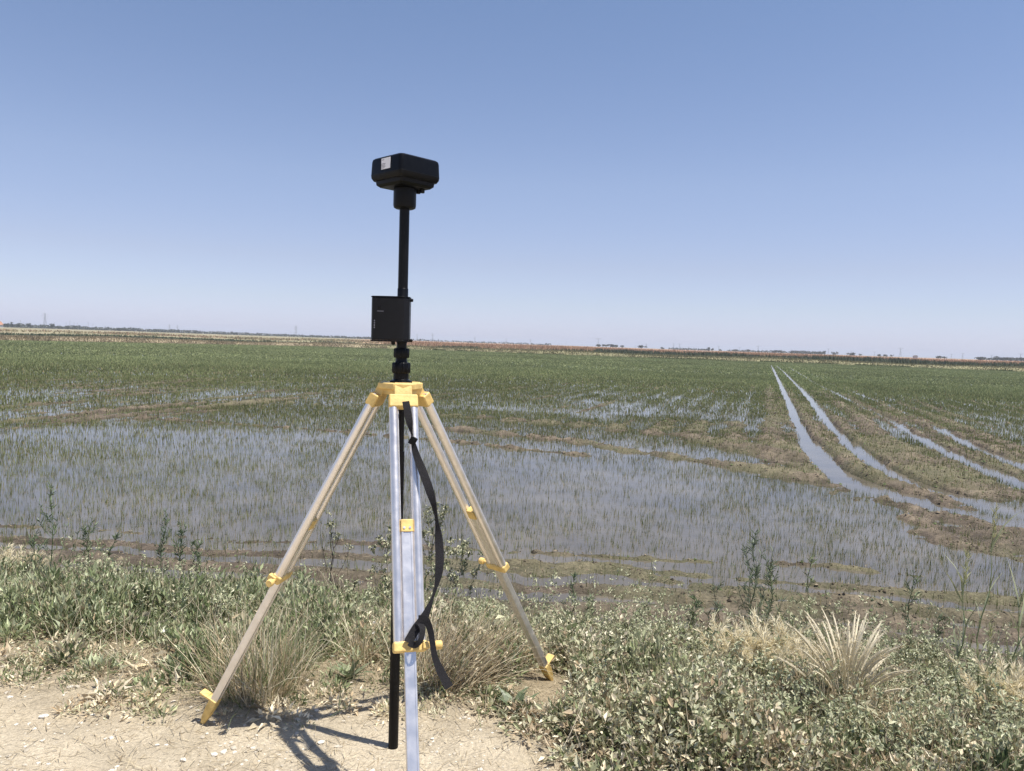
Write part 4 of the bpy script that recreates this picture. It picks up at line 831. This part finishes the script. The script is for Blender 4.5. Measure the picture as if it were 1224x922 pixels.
# ------------------------------------------------------------------ grass tussocks
STR = [(.66, .57, .40), (.55, .45, .30), (.74, .67, .50), (.42, .33, .21)]
def tussock(u, v, rad, h, n, label, lean=(0, 0), green=.1, spread=1.0, heads=0, group='dry grass tussocks on the bank', name='grass_tussock', bend=.7, headc=(.80, .73, .56)):
    p_ = W(u, v, -.1); z_ = gzf(p_.x, p_.y); p_ = W(u, v, z_); z_ = gzf(p_.x, p_.y)
    root = empty(name, (p_.x, p_.y, z_)); tag(root, label, 'grass tussock', group)
    nb = NB(); a = rng.uniform(0, 6.28, n); r_ = rad*.35*np.sqrt(rng.random(n)); P = np.stack([np.cos(a)*r_, np.sin(a)*r_, np.full(n, -.02)], 1)
    hd = a+rng.normal(0, 1.0, n); tl = np.clip(np.abs(rng.normal(.0, .62*spread, n)), 0, 1.35)
    hx = np.cos(hd)*tl+lean[0]; hy = np.sin(hd)*tl+lean[1]; hd = np.arctan2(hy, hx); tl = np.clip(np.hypot(hx, hy), 0, 1.35)
    g = rng.integers(0, 4, n); C = np.array(STR)[g]*rng.uniform(.75, 1.2, (n, 1)); gr = rng.random((n, 1)) < green
    C = np.where(gr, np.array([.16, .20, .09])*rng.uniform(.8, 1.4, (n, 1)), C); Lb = h*rng.uniform(.25, 1.1, n)
    blades(nb, P, hd, tl, rng.uniform(-.2, bend*1.3, n), Lb, rng.uniform(.0025, .0055, n), C*np.array([.95, .92, .88]), segs=4, C2=C*1.08)
    nb.build('blades', M_straw, root)
    if heads:
        hb_ = NB()
        for k in range(heads):
            a_ = rng.uniform(0, 6.28); t0 = abs(rng.normal(0, .32*spread)); hx, hy = math.cos(a_)*t0+lean[0], math.sin(a_)*t0+lean[1]; a_ = math.atan2(hy, hx); t0 = math.hypot(hx, hy)
            L_ = h*rng.uniform(.85, 1.3); cur = np.array([0, 0, 0.0]); pts = [cur.copy()]; m_ = 9; bn = rng.uniform(.4, .9)
            for j in range(m_):
                t_ = t0+bn*(j/m_)**2; cur = cur+np.array([math.cos(a_)*math.sin(t_), math.sin(a_)*math.sin(t_), math.cos(t_)])*L_/m_; pts.append(cur.copy())
            pts = np.array(pts); tube_np(hb_, pts[:7], .0012, np.array(headc)*.8, 3)
            hp = pts[5:]; tube_np(hb_, hp, [.003, .006, .0065, .005, .002], headc, 5)
            nn = 70; f = rng.random(nn)*(len(hp)-1.01); i0 = f.astype(int); P = hp[i0]*(1-(f-i0))[:, None]+hp[i0+1]*(f-i0)[:, None]; T = hp[i0+1]-hp[i0]; T /= np.linalg.norm(T, axis=1, keepdims=True)
            leaves(hb_, P, T+rng.normal(0, .30, (nn, 3)), rng.uniform(.014, .026, nn), .003, np.array(headc)*rng.uniform(.85, 1.15, (nn, 1)))
        hb_.build('seed_heads', M_straw, root)
    return root
tussock(308, 824, .55, .42, 1000, 'big dry bunch grass tussock behind the left tripod leg', green=.30, spread=.95)
tussock(534, 812, .52, .46, 1050, 'big straw tussock right of the front tripod leg leaning to the right', lean=(.45, .1), green=.06, spread=.9)
tussock(610, 800, .25, .28, 450, 'small straw tussock left of the right tripod leg', lean=(.2, 0), green=.15)
tussock(1010, 862, .5, .40, 850, 'dry tussock with pale feathery heads in the right of the bank', green=.06, spread=1.05, heads=62)
tussock(940, 790, .30, .30, 260, 'thin straw stalks leaning left beside the feathery tussock', lean=(-.7, .1), green=.1, spread=.4)
tussock(12, 700, .35, .42, 420, 'straw and green grass clump at the left edge of the bank', lean=(.25, 0), green=.45, heads=0)
tussock(160, 692, .28, .22, 300, 'small straw tussock between the left weeds', green=.05, heads=6)
tussock(265, 690, .3, .16, 60, 'few pale broken stalks sticking up at the bank edge left of the tripod', lean=(-.1, 0), green=.0, spread=.7)
tussock(783, 757, .16, .20, 260, 'small reddish dry grass tuft at the water side', green=.0, spread=.7)
tussock(1105, 905, .35, .26, 500, 'low straw tussock near the bottom right corner', green=.2, spread=1.2)
tussock(760, 800, .3, .2, 350, 'low withered tussock in the middle of the right bank', green=.25, spread=1.3)
tussock(440, 790, .3, .3, 500, 'withered straw clump just left of the front tripod leg', lean=(.2, 0), green=.2, spread=1.1)

# fox-tail (soft beige bristly) patches
def foxtail(u, v, rx, n, h, label):
    p_ = W(u, v, -.1); z_ = gzf(p_.x, p_.y); p_ = W(u, v, z_); root = empty('barley_grass_patch', (p_.x, p_.y, gzf(p_.x, p_.y))); tag(root, label, 'grass patch', 'soft beige barley grass patches')
    nb = NB(); hb_ = NB()
    for k in range(n):
        x_, y_ = rng.normal(0, rx*.4), rng.normal(0, rx*.35); a_ = rng.uniform(0, 6.28); L_ = h*rng.uniform(.7, 1.1); t0 = rng.uniform(0, .35)
        pts = [np.array([x_, y_, -.02])]
        for j in range(6):
            t_ = t0+.7*(j/6)**1.5; pts.append(pts[-1]+np.array([math.cos(a_)*math.sin(t_), math.sin(a_)*math.sin(t_), math.cos(t_)])*L_/6)
        pts = np.array(pts); tube_np(nb, pts[:5], .001, (.5, .42, .27), 3)
        nn = 46; f = rng.random(nn)*1.9+4; i0 = f.astype(int); P = pts[i0]*(1-(f-i0))[:, None]+pts[np.minimum(i0+1, 6)]*(f-i0)[:, None]; T = pts[6]-pts[4]; T = T/np.linalg.norm(T)
        leaves(hb_, P, T[None]+rng.normal(0, .33, (nn, 3)), rng.uniform(.03, .06, nn), .0032, np.array([.86, .79, .60])*rng.uniform(.75, 1.2, (nn, 1)))
    nb.build('stalks', M_straw, root); hb_.build('bristly_heads', M_straw, root)
foxtail(905, 822, .26, 85, .38, 'beige barley grass patch left of the feathery tussock')
foxtail(955, 815, .14, 40, .32, 'smaller beige barley grass patch touching the feathery tussock')
foxtail(8, 690, .26, 65, .34, 'beige barley grass patch at the left edge of the bank')
foxtail(1212, 880, .18, 50, .32, 'beige barley grass patch at the right edge of the bank')

# ------------------------------------------------------------------ single weeds
def weed(u, v, vt, label, style='narrow', nbr=8, spreadx=.35, lean=0.0, green=(.13, .17, .085), name='tall_weed', group='tall weeds along the bank edge', seed=0):
    p_ = W(u, v, -.15); z_ = gzf(p_.x, p_.y); p_ = W(u, v, z_); z_ = gzf(p_.x, p_.y)
    h = (v-vt)*p_.y/F*1.1; root = empty(name, (p_.x, p_.y, z_)); tag(root, label, 'weed', group)
    sb_ = NB(); lb_ = NB(); G = np.array(green); g_ = np.random.default_rng(900+seed)
    K = 9; st = np.array([[lean*h*(k/K)**1.3+.012*math.sin(k*1.3+seed), .01*math.cos(k*1.7+seed), h*k/K-.02] for k in range(K+1)])
    stemc = {'narrow': G*.9, 'dark': (.045, .035, .03), 'grey': (.30, .26, .19), 'grass': (.22, .26, .12)}[style]
    tube_np(sb_, st, np.linspace(.0045, .0015, K+1)*(1.3 if style == 'dark' else 1), stemc, 5)
    segs_ = [(st, 1.0)]
    for b_ in range(nbr):
        f = .15+.75*b_/max(1, nbr-1)+g_.uniform(-.04, .04); i0 = min(K-1, int(f*K)); p0 = st[i0]; a_ = g_.uniform(0, 6.28); L_ = h*spreadx*(1.2-f)*g_.uniform(.5, 1.35)
        el_ = g_.uniform(.5, 1.0); pts = [p0+np.array([math.cos(a_)*math.sin(el_*(1-.4*j/4)), math.sin(a_)*math.sin(el_*(1-.4*j/4)), math.cos(el_*(1-.4*j/4))])*L_*j/4 for j in range(5)]; pts = np.array(pts)
        if style in ('narrow', 'dark', 'grey'): tube_np(sb_, pts, np.linspace(.0024, .001, 5), stemc, 4); segs_.append((pts, .8))
    for pts, sc in segs_:
        nn = {'narrow': 34, 'dark': 3, 'grey': 10, 'grass': 12}[style] if sc == 1 else {'narrow': 13, 'dark': 2, 'grey': 8, 'grass': 0}[style]
        if nn == 0: continue
        f = (.08+.92*g_.random(nn))*(len(pts)-1.01); i0 = f.astype(int); P = pts[i0]*(1-(f-i0))[:, None]+pts[i0+1]*(f-i0)[:, None]; T = pts[i0+1]-pts[i0]; T /= np.linalg.norm(T, axis=1, keepdims=True)+1e-9
        a_ = g_.uniform(0, 6.28, nn); D = T*.9+np.stack([np.cos(a_), np.sin(a_), .2*np.ones(nn)], 1)*.8
        cj = g_.uniform(.7, 1.45, (nn, 1))
        if style == 'narrow': leaves(lb_, P, D, g_.uniform(.025, .06, nn), .0068, (G*1.2+.025)*cj)
        elif style == 'grass':
            ang_ = np.arctan2(D[:, 1], D[:, 0]); blades(lb_, P, ang_, g_.uniform(.1, .5, nn), g_.uniform(.3, .9, nn), g_.uniform(.12, .24, nn), g_.uniform(.008, .016, nn), np.array([.25, .265, .16])*cj, segs=4, C2=np.array([.34, .35, .2])*cj)
        else: leaves(lb_, P, D, g_.uniform(.025, .045, nn), g_.uniform(.014, .024, nn), np.array([.27, .28, .17])*cj)
        if style in ('dark', 'grey'):                      # clusters of small leaves at the tips
            m_ = 20 if style == 'dark' else 22; P2 = pts[-1]+g_.normal(0, .012, (m_, 3)); D2 = g_.normal(size=(m_, 3))+np.array([0, 0, .5])
            leaves(lb_, P2, D2, g_.uniform(.016, .032, m_), g_.uniform(.010, .017, m_), np.where(g_.random((m_, 1)) < .3, np.array([.10, .12, .06]), np.array([.40, .39, .25]))*g_.uniform(.75, 1.3, (m_, 1)))
    if style == 'grass':                                    # ear
        e = st[-1]; nn = 60; P = e+np.stack([g_.normal(0, .004, nn), g_.normal(0, .004, nn), g_.uniform(-.05, .10, nn)], 1); leaves(lb_, P, g_.normal(0, .25, (nn, 3))+np.array([.15, 0, 1]), g_.uniform(.02, .04, nn), .0035, np.array([.48, .47, .26])*g_.uniform(.8, 1.2, (nn, 1)))
    sb_.build('stem', M_leaf, root); lb_.build('leaves', M_leaf, root)
k = 0
for a in [dict(u=62, v=705, vt=570, label='tallest feathery green weed at the left reaching over the mud', nbr=12, spreadx=.38), dict(u=42, v=700, vt=622, label='short green weed left of the tallest left weed', nbr=8), dict(u=103, v=692, vt=602, label='branching green weed right of the tallest left weed', nbr=11, spreadx=.42, lean=.05),
          dict(u=120, v=690, vt=625, label='small green weed leaning right beside the branching weed', nbr=6, lean=.25), dict(u=190, v=692, vt=600, label='upright dark green weed with bent tip left of the tripod', nbr=9, spreadx=.3, green=(.09, .125, .06), lean=.08), dict(u=216, v=690, vt=618, label='second dark green weed close right of the bent tip weed', nbr=9, spreadx=.35, green=(.09, .13, .06)),
          dict(u=235, v=690, vt=640, label='low bushy green weed right of the pair of dark weeds', nbr=9, spreadx=.6), dict(u=685, v=738, vt=672, label='slim green weed behind the right tripod foot', nbr=5, spreadx=.25), dict(u=703, v=742, vt=700, label='low green weed right of the slim weed', nbr=6), dict(u=768, v=745, vt=708, label='little dark green weed by the reddish tuft', nbr=5, green=(.08, .11, .05)),
          dict(u=828, v=760, vt=698, label='short branching weed left of the big right hand weed', nbr=8, spreadx=.5), dict(u=852, v=768, vt=683, label='dark stemmed weed just left of the big right hand weed', nbr=7, spreadx=.4, green=(.11, .13, .08)), dict(u=897, v=768, vt=628, label='big bushy grey green weed standing highest on the right bank', nbr=24, spreadx=.45, green=(.15, .18, .11)),
          dict(u=918, v=766, vt=645, label='slim grey green weed close right of the big weed', nbr=14, spreadx=.36, green=(.15, .18, .1)), dict(u=963, v=770, vt=650, label='slender pale green weed between the big weed and the feathery tussock', nbr=5, spreadx=.22, green=(.2, .23, .12)), dict(u=1084, v=790, vt=665, label='thin upright weed right of the feathery tussock', nbr=7, spreadx=.25, green=(.12, .15, .08)),
          dict(u=1118, v=782, vt=720, label='short branching weed right of the thin upright weed', nbr=8, spreadx=.45, green=(.12, .15, .08))]:
    k += 1; weed(style='narrow', seed=k, **a)
for a in [dict(u=1160, v=862, vt=638, label='tallest pale green grass with seed ear at the right', lean=.06), dict(u=1143, v=862, vt=690, label='dark leaved wild grass left of the tallest grass'), dict(u=1195, v=868, vt=688, label='wild grass stalk leaning right near the right edge', lean=.12), dict(u=1222, v=872, vt=780, label='short wild grass at the right edge'),
          dict(u=1175, v=870, vt=775, label='low wild grass between the two tall stalks')]:
    k += 1; weed(style='grass', nbr=0, name='wild_grass', group='tall wild grasses at the right', seed=k, **a)
weed(396, 702, 617, 'dark stemmed weed with round leaf clusters right of the left tripod leg', style='dark', nbr=6, spreadx=.75, seed=51, group='bare branching weeds with leaf clusters')
weed(424, 712, 680, 'small dark twig weed between the left and front legs', style='dark', nbr=2, spreadx=.4, seed=52, group='bare branching weeds with leaf clusters')
weed(462, 745, 628, 'branching weed with pale clusters just left of the front leg', style='grey', nbr=8, spreadx=.45, seed=53, group='bare branching weeds with leaf clusters')
weed(515, 740, 598, 'largest branching weed with pale leaf clusters behind the hanging strap', style='grey', nbr=17, spreadx=.55, seed=54, group='bare branching weeds with leaf clusters')
weed(542, 742, 640, 'branching weed with pale leaf clusters right of the strap', style='grey', nbr=14, spreadx=.65, lean=.08, seed=55, group='bare branching weeds with leaf clusters')
weed(618, 756, 722, 'low twiggy weed behind the right tripod leg', style='grey', nbr=6, spreadx=.7, seed=56, group='bare branching weeds with leaf clusters')
def rosette(u, v, r, n, label, c=(.19, .24, .11)):
    p_ = W(u, v, 0); z_ = gzf(p_.x, p_.y); p_ = W(u, v, z_); root = empty('leaf_rosette', (p_.x, p_.y, gzf(p_.x, p_.y))); tag(root, label, 'plant', 'leafy rosettes on the bank'); g_ = np.random.default_rng(n)
    for i in range(n):
        nb = NB(); L_ = r*g_.uniform(.7, 1.1); blades(nb, np.zeros((1, 3)), i*2.4+g_.uniform(-.2, .2), g_.uniform(.3, 1.0), g_.uniform(.2, .8), L_, L_*.17, np.array(c)*g_.uniform(.7, 1.3), segs=5, shape='leaf'); nb.build('leaf', M_leaf, root)
rosette(765, 868, .21, 22, 'largest broad leaved green rosette in the lower right bank')
rosette(700, 882, .15, 16, 'dark rosette left of the largest rosette', (.10, .13, .06))
rosette(615, 850, .14, 14, 'green rosette below the right tripod foot', (.12, .15, .08))
rosette(840, 868, .14, 14, 'rosette right of the largest rosette', (.15, .18, .09))
rosette(75, 795, .12, 14, 'dark leaved rosette by the track at the left', (.09, .12, .06))
rosette(905, 850, .16, 16, 'dark rosette under the beige barley grass', (.08, .105, .05))
rosette(418, 812, .14, 14, 'broad leaved rosette between left and front legs', (.17, .2, .11))
rosette(1200, 905, .16, 16, 'rosette in the bottom right corner', (.12, .15, .08))

# ------------------------------------------------------------------ haze
hz = MB(); hz.box((0, 4000, 21.1), (22000, 22000, 45.8)); hz = hz.build('haze', bpy.data.materials.new('haze')); hz['kind'] = 'stuff'; hz['label'] = 'thin pale summer haze over the plain'; hz['category'] = 'haze'
hm = hz.data.materials[0]; hm.use_nodes = True; hm.node_tree.nodes.clear(); ho = hm.node_tree.nodes.new('ShaderNodeOutputMaterial'); hv_ = hm.node_tree.nodes.new('ShaderNodeVolumePrincipled')
hv_.inputs['Density'].default_value = .00025; hv_.inputs['Color'].default_value = (.86, .9, 1, 1); hm.node_tree.links.new(hv_.outputs[0], ho.inputs['Volume'])
#print('TRIS', sum(len(o.data.loops)-2*len(o.data.polygons) for o in bpy.data.objects if o.type == 'MESH'))
